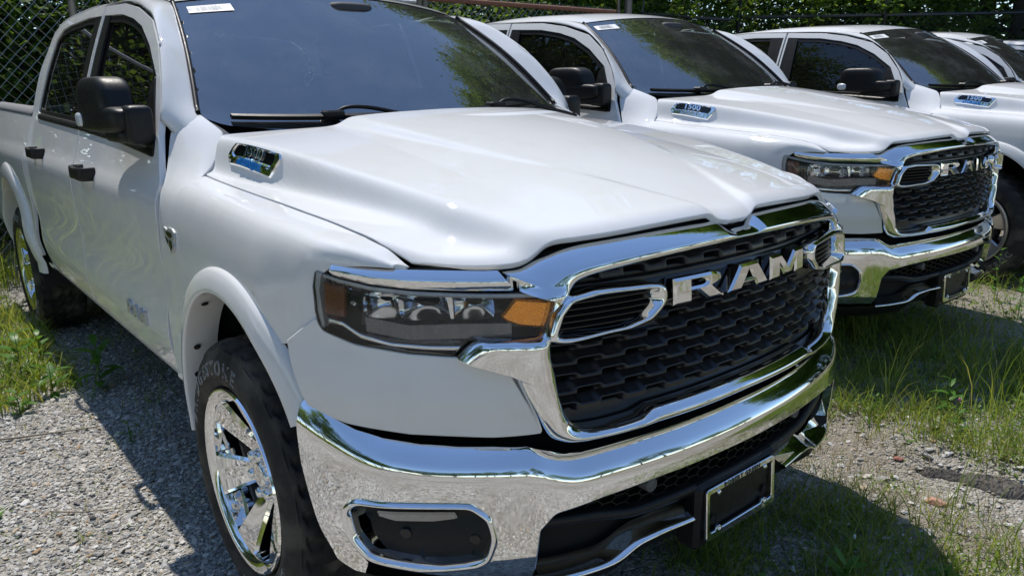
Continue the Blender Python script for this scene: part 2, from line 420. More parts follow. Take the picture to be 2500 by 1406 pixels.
def xform(VF, M):
    V, F = VF; V = np.c_[V, np.ones(len(V))]@np.array(M).T; return V[:, :3], F
def lathe(prof, n=48, axis='y'):
    """profile [(radius, offset)] spun round the y axis"""
    th = np.arange(n)*2*math.pi/n; P = np.array([[(r*math.cos(t), o, r*math.sin(t)) for r, o in prof] for t in th])
    return grid(P, closed_u=True)
def solid2d(outline, place, h, bev=.0, holes=()):
    """extruded polygon with a bevelled top; place(uv, height) -> xyz"""
    uv, T, loops = tess(outline, holes, 1.0, .02)
    F = []; V = []
    top = uv.copy()
    if bev:
        for L in loops:
            p = uv[L]; t = np.roll(p, -1, 0)-np.roll(p, 1, 0); t /= np.linalg.norm(t, axis=1)[:, None]+1e-9
            e0 = p-np.roll(p, 1, 0); e1 = np.roll(p, -1, 0)-p
            e0 /= np.linalg.norm(e0, axis=1)[:, None]+1e-9; e1 /= np.linalg.norm(e1, axis=1)[:, None]+1e-9
            n0 = np.stack([-e0[:, 1], e0[:, 0]], 1); n1 = np.stack([-e1[:, 1], e1[:, 0]], 1)
            m = n0+n1; den = np.maximum(1+np.sum(n0*n1, 1), .35)
            top[L] = p+m/den[:, None]*bev
    V.append(place(top, h)); F += [tuple(t) for t in T]; k = len(top)
    for L in loops:
        n = len(L); V.append(place(uv[L], h-bev)); V.append(place(uv[L], 0.0)); a = np.arange(k, k+n); b = a+n; k += 2*n
        for i in range(n):
            j = (i+1) % n
            F.append((L[j], L[i], a[i], a[j])); F.append((a[j], a[i], b[i], b[j]))
    return np.vstack(V), F
def text_mesh(s, size, depth=0.0, outline=None, spacing=1.0, bevel=0.0, bold=0.0):
    """flat (or tubular outline) lettering as numpy mesh, baseline at 0, centred on x"""
    c = bpy.data.curves.new('t', 'FONT'); c.body = s; c.size = size; c.align_x = 'CENTER'; c.space_character = spacing; c.resolution_u = 3
    if outline: c.fill_mode = 'NONE'; c.bevel_depth = outline; c.bevel_resolution = 0
    else: c.extrude = depth; c.bevel_depth = bevel; c.offset = bold
    o = bpy.data.objects.new('t', c); COL.objects.link(o); bpy.context.view_layer.update()
    ev = o.evaluated_get(bpy.context.evaluated_depsgraph_get()); me = ev.to_mesh()
    V = np.array([v.co[:] for v in me.vertices]); F = [tuple(p.vertices) for p in me.polygons]
    ev.to_mesh_clear(); bpy.data.objects.remove(o); bpy.data.curves.remove(c)
    return V, F
def empty(name, parent=None, loc=(0, 0, 0)):
    o = bpy.data.objects.new(name, None); COL.objects.link(o); o.location = loc; o.empty_display_size = .1
    if parent is not None: o.parent = parent
    return o
# ---------------------------------------------------------------- materials of the trucks
M = {}
M['paint'] = pbr('white_paint', (.70, .705, .71), .6, 0, .0, 1.0, .02)
def _dust(m, lo=.0, hi=.10):
    n, l = m.node_tree.nodes, m.node_tree.links; b = n['Principled BSDF']
    tc = n.new('ShaderNodeTexCoord'); t = n.new('ShaderNodeTexNoise'); t.inputs['Scale'].default_value = 7; t.inputs['Detail'].default_value = 9; t.inputs['Roughness'].default_value = .65
    l.new(tc.outputs['Object'], t.inputs['Vector'])
    mr = n.new('ShaderNodeMapRange'); mr.inputs[1].default_value = .48; mr.inputs[2].default_value = .72; mr.inputs[3].default_value = .008; mr.inputs[4].default_value = .035
    l.new(t.outputs[0], mr.inputs[0]); l.new(mr.outputs[0], b.inputs['Coat Roughness'])
    mx = n.new('ShaderNodeMix'); mx.data_type = 'RGBA'; mx.inputs[6].default_value = (.70, .705, .71, 1); mx.inputs[7].default_value = (.65, .645, .62, 1)
    mr2 = n.new('ShaderNodeMapRange'); mr2.inputs[1].default_value = .50; mr2.inputs[2].default_value = .75; mr2.inputs[3].default_value = 0; mr2.inputs[4].default_value = .6
    l.new(t.outputs[0], mr2.inputs[0]); l.new(mr2.outputs[0], mx.inputs[0]); l.new(mx.outputs[2], b.inputs['Base Color'])
_dust(M['paint'])
M['chrome'] = pbr('chrome', (.82, .83, .84), .035, 1.0)
noise_rough(M['chrome'], 14, .015, .07)
M['chrome2'] = pbr('bright_chrome_trim', (.80, .81, .82), .06, 1.0)
M['alloy'] = pbr('silver_alloy', (.52, .53, .54), .28, 1.0)
M['black'] = noise_rough(pbr('black_plastic', (.007, .0072, .008), .42, 0, .32), 60, .36, .52, .25, 900)
M['gloss'] = pbr('gloss_black', (.006, .006, .007), .08, 0, .5)
M['grille'] = pbr('satin_black_grille', (.009, .009, .010), .28, 0, .5)
M['void'] = pbr('dark_cavity', (.004, .004, .004), .9)  # near-black stand-in for shade in cavities and behind gaps
M['gap'] = pbr('black_gap_liner', (.01, .01, .011), .7)  # black lining; behind the doors it puts shade into the shut lines
M['rubber'] = noise_rough(pbr('tyre_rubber', (.017, .0165, .016), .75, 0, .3), 30, .6, .85, .4, 260)
def _tyre_dust(m):
    n, l = m.node_tree.nodes, m.node_tree.links; b = n['Principled BSDF']
    tc = n.new('ShaderNodeTexCoord'); t = n.new('ShaderNodeTexNoise'); t.inputs['Scale'].default_value = 9; t.inputs['Detail'].default_value = 8
    l.new(tc.outputs['Object'], t.inputs['Vector'])
    cr = n.new('ShaderNodeValToRGB'); cr.color_ramp.elements[0].position = .45; cr.color_ramp.elements[0].color = (.022, .0215, .021, 1); cr.color_ramp.elements[1].position = .75; cr.color_ramp.elements[1].color = (.11, .098, .082, 1)
    l.new(t.outputs[0], cr.inputs[0]); l.new(cr.outputs[0], b.inputs['Base Color'])
_tyre_dust(M['rubber'])
M['letter'] = pbr('tyre_lettering', (.30, .30, .29), .6)
M['glass'] = thin_glass('windscreen_glass', (.55, .61, .60), 4.2, 0, .12)  # veil strength raised to lighten the windscreen
M['tint'] = thin_glass('tinted_side_glass', (.055, .065, .062), 1.62, 0, .02)
M['clear'] = thin_glass('clear_lens', (.93, .94, .95), 1.5, 0, .07)  # veil strength raised to lighten the lens
M['frit'] = pbr('black_glass_border', (.006, .0065, .008), .04)
M['amber'] = noise_rough(pbr('amber_lens', (1.0, .36, .02), .25, .75, .5, .6, .05), 220, .18, .4, .6, 320)
M['amber_dark'] = noise_rough(pbr('amber_side_reflector', (.20, .045, .008), .25, .1, .5, .6, .05), 220, .18, .4, .6, 420)
M['reflector'] = pbr('lamp_reflector', (.80, .81, .83), .12, 1.0)
M['foglens'] = noise_rough(pbr('fog_lamp_glass', (.30, .31, .32), .1, .9), 70, .04, .2, 1.0, 60)
M['emblem'] = pbr('brushed_emblem', (.50, .51, .52), .38, .6)
M['lampgrey'] = noise_rough(pbr('lamp_bezel_grey', (.22, .225, .24), .28, .5), 40, .2, .4)
M['guide'] = pbr('light_guide', (.62, .66, .70), .18, 0, .5, .5)
M['seat'] = pbr('seat_cloth', (.09, .092, .10), .85)
M['dash'] = pbr('dash_plastic', (.05, .05, .053), .7)
M['head'] = pbr('headliner', (.35, .35, .34), .9)
M['grey'] = pbr('grey_plastic', (.10, .10, .105), .5)
M['paper'] = pbr('label_paper', (.80, .80, .79), .6)
M['ink'] = pbr('label_ink', (.05, .05, .055), .6)
M['paleink'] = pbr('label_grey_ink', (.42, .43, .44), .6)
M['blue'] = pbr('blue_letter', (.02, .20, .55), .18, .3, .5)
M['bowhite'] = pbr('bare_flange', (.55, .54, .50), .6)
M['steel'] = pbr('brake_steel', (.18, .17, .165), .45, 1.0)
M['bedcap'] = pbr('bed_rail_cap', (.17, .175, .185), .5)
# ---------------------------------------------------------------- the pickup truck (built once, copied along the row)
def fy(pts):
    """(y, z[, r]) on the nose -> (s, z[, r])"""
    return [(float(np.sign(p[0])*s_of_y(abs(p[0]))),)+tuple(p[1:]) for p in pts]
def sym(half):
    """half outline from the top centre to the bottom centre (y>=0), closed by its mirror image"""
    return list(half)+[(-p[0],)+tuple(p[1:]) for p in reversed(half) if p[0] > 1e-6]
TR = empty('pickup_truck')
OUTF = (1, 0, 0); OUTS = (0, -1, 0); OUTU = (0, 0, 1)

# --- hood
_fe = Spl([.084, .20, .30, .45, .54, .63, .725, .794], [.911, .903, .893, .866, .840, .817, .745, .652])
hood_half = [(.925, 0, 0), (.924, .036, .006), (.911, .084, .012)]+[(float(_fe(y)), float(y), 0) for y in np.linspace(.10, .785, 36)]+[(.650, .794, .012),
             (.567, .821, 0), (.476, .834, 0), (.281, .850, 0), (-.066, .864, 0), (-.25, .873, 0), (-.355, .876, .022), (-.407, .795, .02), (-.365, .66, 0), (-.305, .48, .02), (-.262, .405, .03), (-.225, .2, 0), (-.215, 0, 0)]
hood_out = fillet([(x, y, r) for x, y, r in hood_half]+[(x, -y, r) for x, y, r in reversed(hood_half) if y > 0], .01, 5)
_hf = sorted([(y, x) for x, y, r in hood_half[:41]]); _hfy = [a for a, b in _hf]; _hfx = [b for a, b in _hf]
_fyd = np.linspace(0, .83, 400); _fxd = np.interp(_fyd, _hfy, _hfx); _fxd = np.convolve(np.pad(_fxd, 12, mode='edge'), np.ones(25)/25, 'valid')
_fes = Spl(_fyd[::10], _fxd[::10])
def hood_full(xy):
    P = hood(xy); t = np.clip((xy[:, 0]-(_fes(np.abs(xy[:, 1]))-.050))/.050, 0, 1.3); P[:, 2] -= .017*t**2.4; return P
V, F, N = panel(inset(hood_out, .0045), hood_full, step=.0075, bstep=.008, r=.0035, depth=.012, out=OUTU)
mk('hood', V, F, M['paint'], TR, True, N)

# --- front fenders
fen_out = [(.662, .012, .004)]+[(float(x), float(u), 0) for x, u in zip(CUTX[::-1], CUTU[::-1])]+[(-.352, -.095, 0), (-.361, -.150, .004), (-.38, -.158, 0), (-.4125, -.158, 0), (-.50, -.158, 0), (-.598, -.158, .005), (-.634, -.100, .01),
           (-.617, -.080, .01), (-.566, -.028, .03), (-.520, .014, .03), (-.505, .15, 0), (-.541, .34, 0), (-.556, .50, 0), (-.561, .66, .01), (-.42, .66, 0), (-.375, .42, .02), (-.27, .29, 0), (-.10, .215, 0), (.08, .19, 0), (.24, .21, 0), (.36, .28, 0), (.42, .262, .005), (.532, .195, .02), (.523, .11, 0), (.530, .074, .012), (.552, .052, 0), (.60, .034, 0), (.635, .022, 0)]
V, F, N = panel(inset(fillet(fen_out, .01, 4), .0032), fender, step=.02, bstep=.014, r=.0022, depth=.016, out=OUTS)
FEN = both('front_fender', V, F, M['paint'], TR, N)

# --- painted lower nose panel under the headlamps
fas = fillet([(s_of_y(.752), .892, .004), (s_of_y(.829), .899, 0), (s_of_y(.909), .916, 0), (s_of_y(.951), .943, .02), (s_of_y(.959), .968, .004), (s_of_x(.410), .898, .004), (s_of_x(.425), .85, 0), (s_of_x(.470), .752, .02),
              (s_of_y(.932), .727, 0), (s_of_y(.836), .708, 0), (s_of_y(.701), .702, 0), (s_of_y(.606), .705, .004), (s_of_y(.638), .778, 0), (s_of_y(.672), .855, .03), (s_of_y(.715), .882, 0)], .005, 4)
def fas_f(sz):
    P = front(sz); z = sz[:, 1]
    o = .006*np.sin(np.clip((z-.70)/.20, 0, 1)*math.pi)-.012*sstep(.80, .70, z)
    e = front(sz, 1e-3)-front(sz, 0); e[:, 2] = 0; e /= np.linalg.norm(e, axis=1)[:, None]+1e-9
    return P+e*o[:, None]
V, F, N = panel(inset(fas, .003), fas_f, step=.02, bstep=.012, r=.005, depth=.02, out=OUTF)
V = V*FLIP; N = N*FLIP; F = [tuple(reversed(f)) for f in F]
both('nose_panel', V, F, M['paint'], TR, N)

# --- chrome grille surround
PAIRS = [((0, 1.110), (0, 1.079)), ((.036, 1.110), (.036, 1.079)), ((.052, 1.114), (.050, 1.079)), ((.078, 1.129), (.074, 1.0785)), ((.094, 1.132), (.092, 1.078)), ((.20, 1.132), (.20, 1.0755)), ((.338, 1.129), (.32, 1.070)), ((.45, 1.124), (.43, 1.0615)), ((.53, 1.116), (.495, 1.0545)),
         ((.585, 1.103), (.528, 1.046)), ((.635, 1.083), (.542, 1.034)), ((.668, 1.079), (.5475, 1.022)), ((.673, 1.075), (.549, 1.016)), ((.655, 1.040), (.551, 1.008)), ((.648, 1.036), (.5525, 1.003)), ((.60, 1.031), (.555, .996)), ((.583, 1.020), (.559, .985)), ((.602, .955), (.582, .938)), ((.614, .937), (.591, .915)), ((.64, .935), (.592, .90)), ((.70, .935), (.590, .88)), ((.728, .932), (.586, .86)), ((.755, .899), (.581, .835)), ((.752, .893), (.580, .828)),
         ((.715, .884), (.577, .81)), ((.672, .862), (.573, .79)), ((.645, .80), (.565, .762)), ((.607, .714), (.553, .735)), ((.578, .687), (.536, .716)), ((.54, .677), (.51, .7065)), ((.45, .675), (.45, .7025)), ((.375, .675), (.375, .7040)), ((.350, .675), (.350, .7085)), ((.328, .675), (.328, .7155)), ((.31, .675), (.31, .717)), ((.18, .676), (.18, .7175)), ((0, .680), (0, .719))]
_po = open_spline([(float(s_of_y(a[0])), a[1]-(.006 if a[1] > 1.07 else 0)) for a, b in PAIRS], 5); _pi = open_spline([(float(s_of_y(b[0])), b[1]) for a, b in PAIRS], 5); _po[:, 0] = np.maximum(_po[:, 0], 0); _pi[:, 0] = np.maximum(_pi[:, 0], 0)
s_out = np.vstack([_po, (_po*[-1, 1])[::-1][1:-1]]); s_in = np.vstack([_pi, (_pi*[-1, 1])[::-1][1:-1]])
wid = np.linalg.norm((s_out-s_in), axis=1); rows = []
for t in (-.0, .0, .02, .05, .10, .17, .25, .30, .34, .40, .50, .62, .74, .85, .93, .97, 1.0, 1.0):
    q = s_in*(1-t)+s_out*t; z = q[:, 1]; di = wid*t; do = wid*(1-t)
    bot = sstep(.77, .71, z); top = sstep(1.02, 1.045, z); leg = np.clip(1-bot-top, 0, 1)
    hb = .024*np.sin(np.pi*t)**.85*np.ones(len(z)); hl_ = .027*(1-np.exp(-di/.011))*(1-np.exp(-do/.010))
    ht = .015*(1-np.exp(-di/.004))*(1-np.exp(-do/.003))-.034*np.clip((t-.36)/.64, 0, 1)**1.15
    h = bot*hb+leg*hl_+top*ht; rows.append(front(q, h))
rows[0] = rows[0]-[.035, 0, 0]; rows[-1] = rows[-1]-[.03, 0, 0]
v, f = grid(np.array(rows), closed_v=True); SUR = mk('grille_surround', v, f, M['chrome'], TR)

# --- honeycomb grille with louvred slots
def grille_h(y, z):
    rows = [(.925, 0), (.8905, 1), (.856, 0), (.8215, 1), (.787, 0), (.7525, 1), (1.047, 0)]
    per = .124; h = np.full(y.shape, -.030)
    for zr, ph in rows:
        yy = y/per+.5*ph; q = np.abs(yy-np.round(yy))*per            # distance to the next slot centre
        arch = np.clip((.044-q)/.012, 0, 1)
        top = zr+.0065+.0065*arch; bot = zr-.0075-.001*arch
        m = (z <= top) & (z > bot)
        h = np.where(m, 0.0, h)
        up = (z > top) & (z < top+.021)
        h = np.where(up, -.026*np.clip((z-top)/.019, 0, 1)**.75, h)
        slot = (q < .0295-.10*np.clip(z-zr, -.006, .006)*0) & (z < zr+.0062+.0045*arch-.12*np.clip(q-.024, 0, 1)*5) & (z > zr-.0052)
        h = np.where(slot, -.05, h)
    plain = ((z > .945) & (z < 1.030)) | ((z > .905) & (np.abs(y) > .30) & (z < 1.03))
    h = np.where(plain, -.022, h); h = np.where(z < .732, -.030, h)
    return h
gy = np.arange(-.625, .6251, .0031); gz = np.arange(.690, 1.100, .0023)
YY, ZZ = np.meshgrid(gy, gz, indexing='ij'); Hh = grille_h(YY, ZZ)
for _ in range(1): Hh = (Hh*2+np.roll(Hh, 1, 0)+np.roll(Hh, -1, 0)+np.roll(Hh, 1, 1)+np.roll(Hh, -1, 1))/6
uv = np.stack([np.sign(YY)*s_of_y(np.abs(YY)), ZZ], -1).reshape(-1, 2)
P0 = front(uv, -.012); P0[:, 0] += Hh.ravel()
g_in = ccw(resample(s_in, .02)); cen = g_in.mean(0)
nY, nZ = YY.shape
idx = np.arange(nY*nZ).reshape(nY, nZ)
Q = np.stack([idx[:-1, :-1], idx[1:, :-1], idx[1:, 1:], idx[:-1, 1:]], -1).reshape(-1, 4)
C = uv[Q].mean(1); keep = inside(inset(g_in, -.014), C); Q = Q[keep]
used = np.unique(Q); rm = np.full(nY*nZ, -1); rm[used] = np.arange(len(used))
mk_fast('grille', P0[used], rm[Q], M['grille'], TR, True)

# --- oval side inserts ("nostrils") with slats
no_o = smooth_loop(fillet(fy([(.606, .927, .012), (.590, .985, .03), (.565, 1.020, .03), (.50, 1.028, 0), (.35, 1.021, .0), (.303, 1.014, .02), (.306, .972, .02), (.345, .940, .03), (.41, .926, 0), (.575, .921, .01)]), .01, 5), .006, .003)
no_i = smooth_loop(fillet(fy([(.577, .940, .008), (.560, .985, .02), (.540, 1.004, .02), (.355, 1.003, .012), (.340, .980, .02), (.380, .949, .03), (.43, .940, 0)]), .01, 5), .005, .003)
n_ = 120
def even(P, n):
    P = ccw(np.asarray(P)); P = np.roll(P, -int(np.argmin(P[:, 0]-P[:, 1]*.3)), 0); d = np.r_[0, np.cumsum(np.linalg.norm(np.roll(P, -1, 0)-P, axis=1))]; t = np.linspace(0, d[-1], n, endpoint=False); Pc = np.vstack([P, P[:1]])
    return np.stack([np.interp(t, d, Pc[:, 0]), np.interp(t, d, Pc[:, 1])], 1)
def ang_match(A, B):
    """resample loop B so that its points lie at the same angle round a common centre as those of A"""
    c = B.mean(0); sc = np.array([1, 2.6]); dB = resample(B, .0008); an = lambda P: np.arctan2((P[:, 1]-c[1])*sc[1], (P[:, 0]-c[0])*sc[0])
    o = np.argsort(an(dB)); a = an(dB)[o]; q = dB[o]; a = np.r_[a-2*math.pi, a, a+2*math.pi]; q = np.vstack([q, q, q]); t = an(A)
    return np.stack([np.interp(t, a, q[:, 0]), np.interp(t, a, q[:, 1])], 1)
A = even(no_o, n_); B = ang_match(A, no_i); rows = []
for t, e in ((0, -.02), (0, .004), (.05, .012), (.16, .018), (.32, .020), (.46, .019), (.56, .014), (.75, .004), (1.0, -.008), (1.0, -.03)): rows.append(front(A+(B-A)*t, .000+e+.014*sstep(float(s_of_y(.45)), float(s_of_y(.57)), (A+(B-A)*t)[:, 0])))
v, f = grid(np.array(rows), closed_v=True); v = v*FLIP
NOS = both('grille_side_vent', v, [tuple(q) for q in f], M['chrome'], TR)
for k in range(5):
    zc_ = .9455+k*.0135
    ys = np.linspace(.33, .585, 14); pts = []
    pa = front(np.stack([s_of_y(ys), np.full(14, zc_)], 1), -.002); pb = pa.copy(); pb[:, 0] -= .02; pb[:, 2] += .0095; pc = pa.copy(); pc[:, 2] -= .0025
    P = np.stack([pb, pa, pc, pc-[.02, 0, 0]], 1)*FLIP
    v, f = grid(P); both('slat', v, [tuple(f_) for f_ in f], M['grille'], None, parents=NOS, smooth=False)

# --- RAM lettering
LW = .172
def letter(name, outline, holes, yc):
    o = [(p[0], p[1]) for p in outline]
    def place(uv, h): return front(np.stack([np.sign(uv[:, 0]+yc)*s_of_y(np.abs(uv[:, 0]+yc)), uv[:, 1]], 1), -.024)+np.array([1., 0, 0])*h
    v, f = solid2d(np.array(o), place, .030, .0055, [np.array(h) for h in holes])
    return mk(name, v, f, M['chrome'], TR, False)
z0, z1 = .955, 1.017
def L2(pts, w): return [(p[0]*w-w/2, z0+p[1]*(z1-z0)) for p in pts]
wR, wA, wM = .172, .178, .186
Rr = L2([(0, 0), (0, 1), (.74, 1), (.86, .97), (.94, .88), (.95, .75), (.93, .62), (.85, .53), (.78, .49), (1.0, .04), (1.0, 0), (.66, 0), (.46, .40), (.34, .40), (.34, 0)], wR)
Rh = L2([(.34, .58), (.34, .80), (.56, .80), (.62, .77), (.645, .69), (.62, .61), (.56, .58)], wR)
Aa = L2([(0, 0), (.28, 1), (.70, 1), (1, 0), (.70, 0), (.645, .20), (.345, .20), (.29, 0)], wA)
Ah = L2([(.40, .40), (.48, .72), (.515, .72), (.595, .40)], wA)
Mm = L2([(0, 0), (0, 1), (.30, 1), (.50, .46), (.70, 1), (1, 1), (1, 0), (.74, 0), (.74, .50), (.60, .06), (.40, .06), (.26, .50), (.26, 0)], wM)
letter('letter_r', Rr, [Rh], -.195); letter('letter_a', Aa, [Ah], -.003); letter('letter_m', Mm, [], .188)
v, f = [], []
zb = np.array([.948, .962, 1.010, 1.024]); yb = np.linspace(-.33, .33, 40)
P = np.array([[front(np.array([[np.sign(y)*s_of_y(abs(y)), z]]), -.036 if i in (0, 3) else -.028)[0] for i, z in enumerate(zb)] for y in yb])
v, f = grid(P); mk('lettering_backing', v, f, M['gloss'], TR)

# --- chrome bar over the headlamp
def bar_f(sz):
    P = front(sz, .004); return P
bo = fillet(fy([(.926, 1.0900, 0), (.903, 1.0885, 0), (.85, 1.083, 0), (.70, 1.079, 0), (.679, 1.0795, .003), (.657, 1.038, .003), (.75, 1.040, 0), (.82, 1.043, 0), (.88, 1.052, 0), (.915, 1.0625, 0), (.9285, 1.070, 0)]), .004, 4)
_bo = ccw(resample(bo, .006))
def bar_post(uv, P, N):
    z0_ = np.interp(np.abs(uv[:, 0]), s_of_y(np.array([.657, .75, .82, .88, .925, .948])), [1.038, 1.040, 1.043, 1.052, 1.066, 1.080]); z1_ = np.interp(np.abs(uv[:, 0]), s_of_y(np.array([.68, .70, .85, .903, .942])), [1.0795, 1.079, 1.083, 1.089, 1.094])
    t = np.clip((uv[:, 1]-z0_)/(z1_-z0_+1e-6), 0, 1)
    h = .014*np.sin(np.pi*np.clip(t, 0, .62)/1.05)-.030*np.clip(t-.42, 0, 1)**1.3
    return P+N*h[:, None]
V, F, N = panel(bo, bar_f, step=.007, bstep=.006, r=.0015, depth=.03, out=OUTF, post=bar_post)
V = V*FLIP; N = N*FLIP; F = [tuple(reversed(f)) for f in F]
both('headlamp_brow', V, F, M['chrome'], TR, N)

# added dark filler sheet behind lamp, brow and fender edge, hides the holes
sv = np.linspace(float(s_of_y(.60)), float(s_of_x(.45)), 30); zc_t = np.interp(sv, [float(s_of_y(.86)), float(s_of_y(.91))], [0, .020])
v, f = grid(np.stack([front(np.stack([sv, z_+zc_t*(z_ > 1.05)], 1), -.062 if z_ < 1.03 else -.028) for z_ in (.90, .97, 1.032, 1.06, 1.080)], 1)*FLIP); both('headlamp_dark_filler', v, f, M['void'], TR)
# --- headlamps
hl = fy([(.951, 1.076, .012), (.957, 1.040, 0), (.958, .986, 0), (.955, .946, .03), (.909, .920, .02), (.83, .903, 0), (.762, .897, .004), (.735, .932, .02), (.609, .936, .006), (.571, 1.024, .006), (.647, 1.033, 0), (.75, 1.036, 0), (.82, 1.040, 0), (.88, 1.049, 0), (.925, 1.063, 0)])
hl_o = fillet(hl, .006, 4)
V, F, N = panel(inset(hl_o, .003), lambda q: front(q, .002), step=.02, bstep=.012, r=.004, depth=.01, out=OUTF)
lens_mesh = (V*FLIP, [tuple(reversed(f)) for f in F], N*FLIP)
# housing: bowl behind the lens
hb = ccw(resample(inset(hl_o, .002), .012))
rows = []
for off, ins in ((0.0, 0), (-.02, .001), (-.055, .006)):
    p = inset(hb, ins) if ins else hb; rows.append(front(p, off))
Pb = np.array(rows).transpose(1, 0, 2)
v1, f1 = grid(Pb, closed_u=True)
uv_, T_, lo_ = tess(inset(hb, .006), [], .04, .03); v2 = front(uv_, -.055)
v, f = join((v1, f1), (v2, [tuple(t) for t in T_])); v = v*FLIP
HL = both('headlamp', v, [tuple(reversed(q)) for q in f], M['gloss'], TR, smooth=False)
both('lens', lens_mesh[0], lens_mesh[1], M['clear'], None, lens_mesh[2], parents=HL)
def hl_piece(name, pts, off, mat, h=.012, bev=.004, holes=()):
    o = fillet(fy(pts), .004, 3)
    def place(uv, hh): return front(uv, off+hh)
    v, f = solid2d(o, place, h, bev, holes); v = v*FLIP
    return both(name, v, [tuple(reversed(q)) for q in f], mat, None, smooth=False, parents=HL)
hl_piece('turn_signal', [(.684, .979), (.656, 1.0175, .008), (.588, 1.008, .006), (.606, .950, .012), (.650, .957), (.672, .967)], -.024, M['amber'], .016, .005)
hl_piece('side_marker', [(.946, 1.050), (.918, 1.040), (.922, .974), (.950, .980)], -.020, M['amber_dark'], .014, .003)
# light guide strip along the top
ys = np.linspace(.60, .945, 30); zt = np.interp(ys, [.60, .75, .82, .88, .925, .945], [1.022, 1.027, 1.031, 1.041, 1.056, 1.066])
pa = front(np.stack([s_of_y(ys), zt], 1), -.006); v, f = grid(np.stack([pa+[0, 0, .005], pa+[.004, 0, .003], pa+[.004, 0, -.003], pa+[-.006, 0, -.006]], 1)*FLIP)
both('light_guide', v, f, M['guide'], None, parents=HL)
# lower bright sweep
ys = np.linspace(.735, .948, 36); zt = np.interp(ys, [.735, .80, .86, .905, .93, .948], [.912, .912, .918, .936, .962, .966]); 
pa = front(np.stack([s_of_y(ys), zt], 1), -.012); v, f = grid(np.stack([pa+[-.022, 0, .012], pa+[0, 0, .006], pa+[.006, 0, 0], pa+[.002, 0, -.008]], 1)*FLIP)
both('lower_bezel', v, f, M['reflector'], None, parents=HL)
# reflector bowls: two big pockets and a small one
def bowl(yc, zc, w, h, off, depth, mat, name, ex=5.0):
    n = 28; rings = []
    for k, rr in enumerate((1.0, .9, .72, .5, .28, .08)):
        d = -depth*(1-rr**2)
        th = np.arange(n)*2*math.pi/n; c = np.cos(th); s = np.sin(th); e = (np.abs(c)**ex+np.abs(s)**ex)**(-1/ex)
        q = np.stack([s_of_y(np.clip(yc+w*rr*e*c, .55, .97)), zc+h*rr*e*s], 1); rings.append(front(q, off+d))
    v, f = grid(np.array(rings), closed_v=True); f.append(tuple(range(5*n, 6*n))[::-1]); v = np.array(v)*FLIP
    return both(name, v, [tuple(reversed(q)) for q in f], mat, None, parents=HL)
bowl(.866, 1.003, .031, .028, -.014, .030, M['reflector'], 'reflector')
bowl(.802, .999, .042, .028, -.014, .038, M['reflector'], 'reflector')
bowl(.727, .999, .034, .026, -.014, .036, M['reflector'], 'reflector')
bowl(.903, 1.020, .013, .020, -.014, .020, M['reflector'], 'reflector')
# ribbed step under the bowls
ys = np.linspace(.665, .895, 150); zig = np.where(np.arange(150) % 2 == 0, .0018, 0)
zt = np.interp(ys, [.665, .75, .83, .895], [.972, .972, .968, .985])
a_ = front(np.stack([s_of_y(ys), zt], 1), -.045); b_ = front(np.stack([s_of_y(ys), zt-.008], 1), -.010); b_[:, 2] += zig; c_ = front(np.stack([s_of_y(ys), zt-.040], 1), -.012); d_ = front(np.stack([s_of_y(ys), np.maximum(zt-.055, .915)], 1), -.05)
v, f = grid(np.stack([a_, b_, c_, d_], 1)*FLIP); both('ribbed_shelf', v, f, M['lampgrey'], None, parents=HL, smooth=False)
hl_piece('divider', [(.900, 1.036), (.889, 1.036), (.886, .955), (.905, .955)], -.05, M['gloss'], .03, .002)
hl_piece('divider', [(.771, 1.026), (.757, 1.026), (.757, .972), (.766, .972)], -.05, M['reflector'], .036, .003)

# --- chrome front bumper
_bt = Spl([0, .30, .50, .56, .60, .64, .70, .80, .88, .94, 1.0, 1.06, 1.12, 1.3], [.651, .648, .646, .648, .660, .676, .683, .683, .686, .694, .704, .722, .746, .79])
_bp = Spl([0, .008, .020, .036, .055, .085, .15, .24, .30, .34, .40], [-.008, .004, .017, .030, .037, .040, .040, .036, .024, .004, -.02])
def ztop(s): return _bt(np.abs(s))
def bump_f(sz, extra=0.0):
    d = ztop(sz[:, 0])-sz[:, 1]
    tu = sstep(.95, 1.10, np.abs(sz[:, 0]))
    return front(sz, _bp(d)*(1-.35*tu)+extra)
se_t = s_of_x(.452); se_b = s_of_x(.515)
def bt(y): s = float(s_of_y(y)); return (s, float(ztop(s))-.001, 0)
b_half = [(0.0, float(ztop(0))-.001, 0)]+[bt(y) for y in (.1, .2, .3, .4, .48, .52, .56, .60, .64, .70, .76, .82, .88, .92, .95)]+[(float(s), float(ztop(s))-.001, 0) for s in np.linspace(float(s_of_y(.955)), float(se_t), 6)[1:-1]]+[(float(se_t), float(ztop(se_t))-.001, .02), (float(se_t)-.012, .62, 0), (float(se_b), .372, .02), (float(s_of_y(.935)), .352, 0)]+fy([(.85, .348, 0), (.72, .346, 0), (.640, .350, .012), (.634, .385, 0), (.624, .495, .02), (.594, .534, .03), (.489, .549, 0), (.339, .557, 0), (.113, .560, 0), (0, .560, 0)])
b_out = fillet(sym(b_half), .01, 4)
fog_o = [(.940, .532, .03), (.918, .566, .03), (.734, .569, .035), (.703, .534, .02), (.694, .478, .03), (.712, .408, .035), (.825, .384, 0), (.908, .404, .04), (.932, .462, .02)]
fog_i = [(.916, .531, .016), (.905, .547, .016), (.744, .5555, .022), (.722, .530, .02), (.716, .494, .02), (.721, .440, .02), (.790, .423, 0), (.893, .436, .025), (.911, .474, .02)]
fo = smooth_loop(fillet(fy(fog_o), .02, 5), .010, .004); fi = smooth_loop(fillet(fy(fog_i), .01, 5), .008, .004)
V, F, N = panel(b_out, bump_f, [fo, fo*[-1, 1]], step=.0095, bstep=.008, r=.003, depth=.025, out=OUTF)
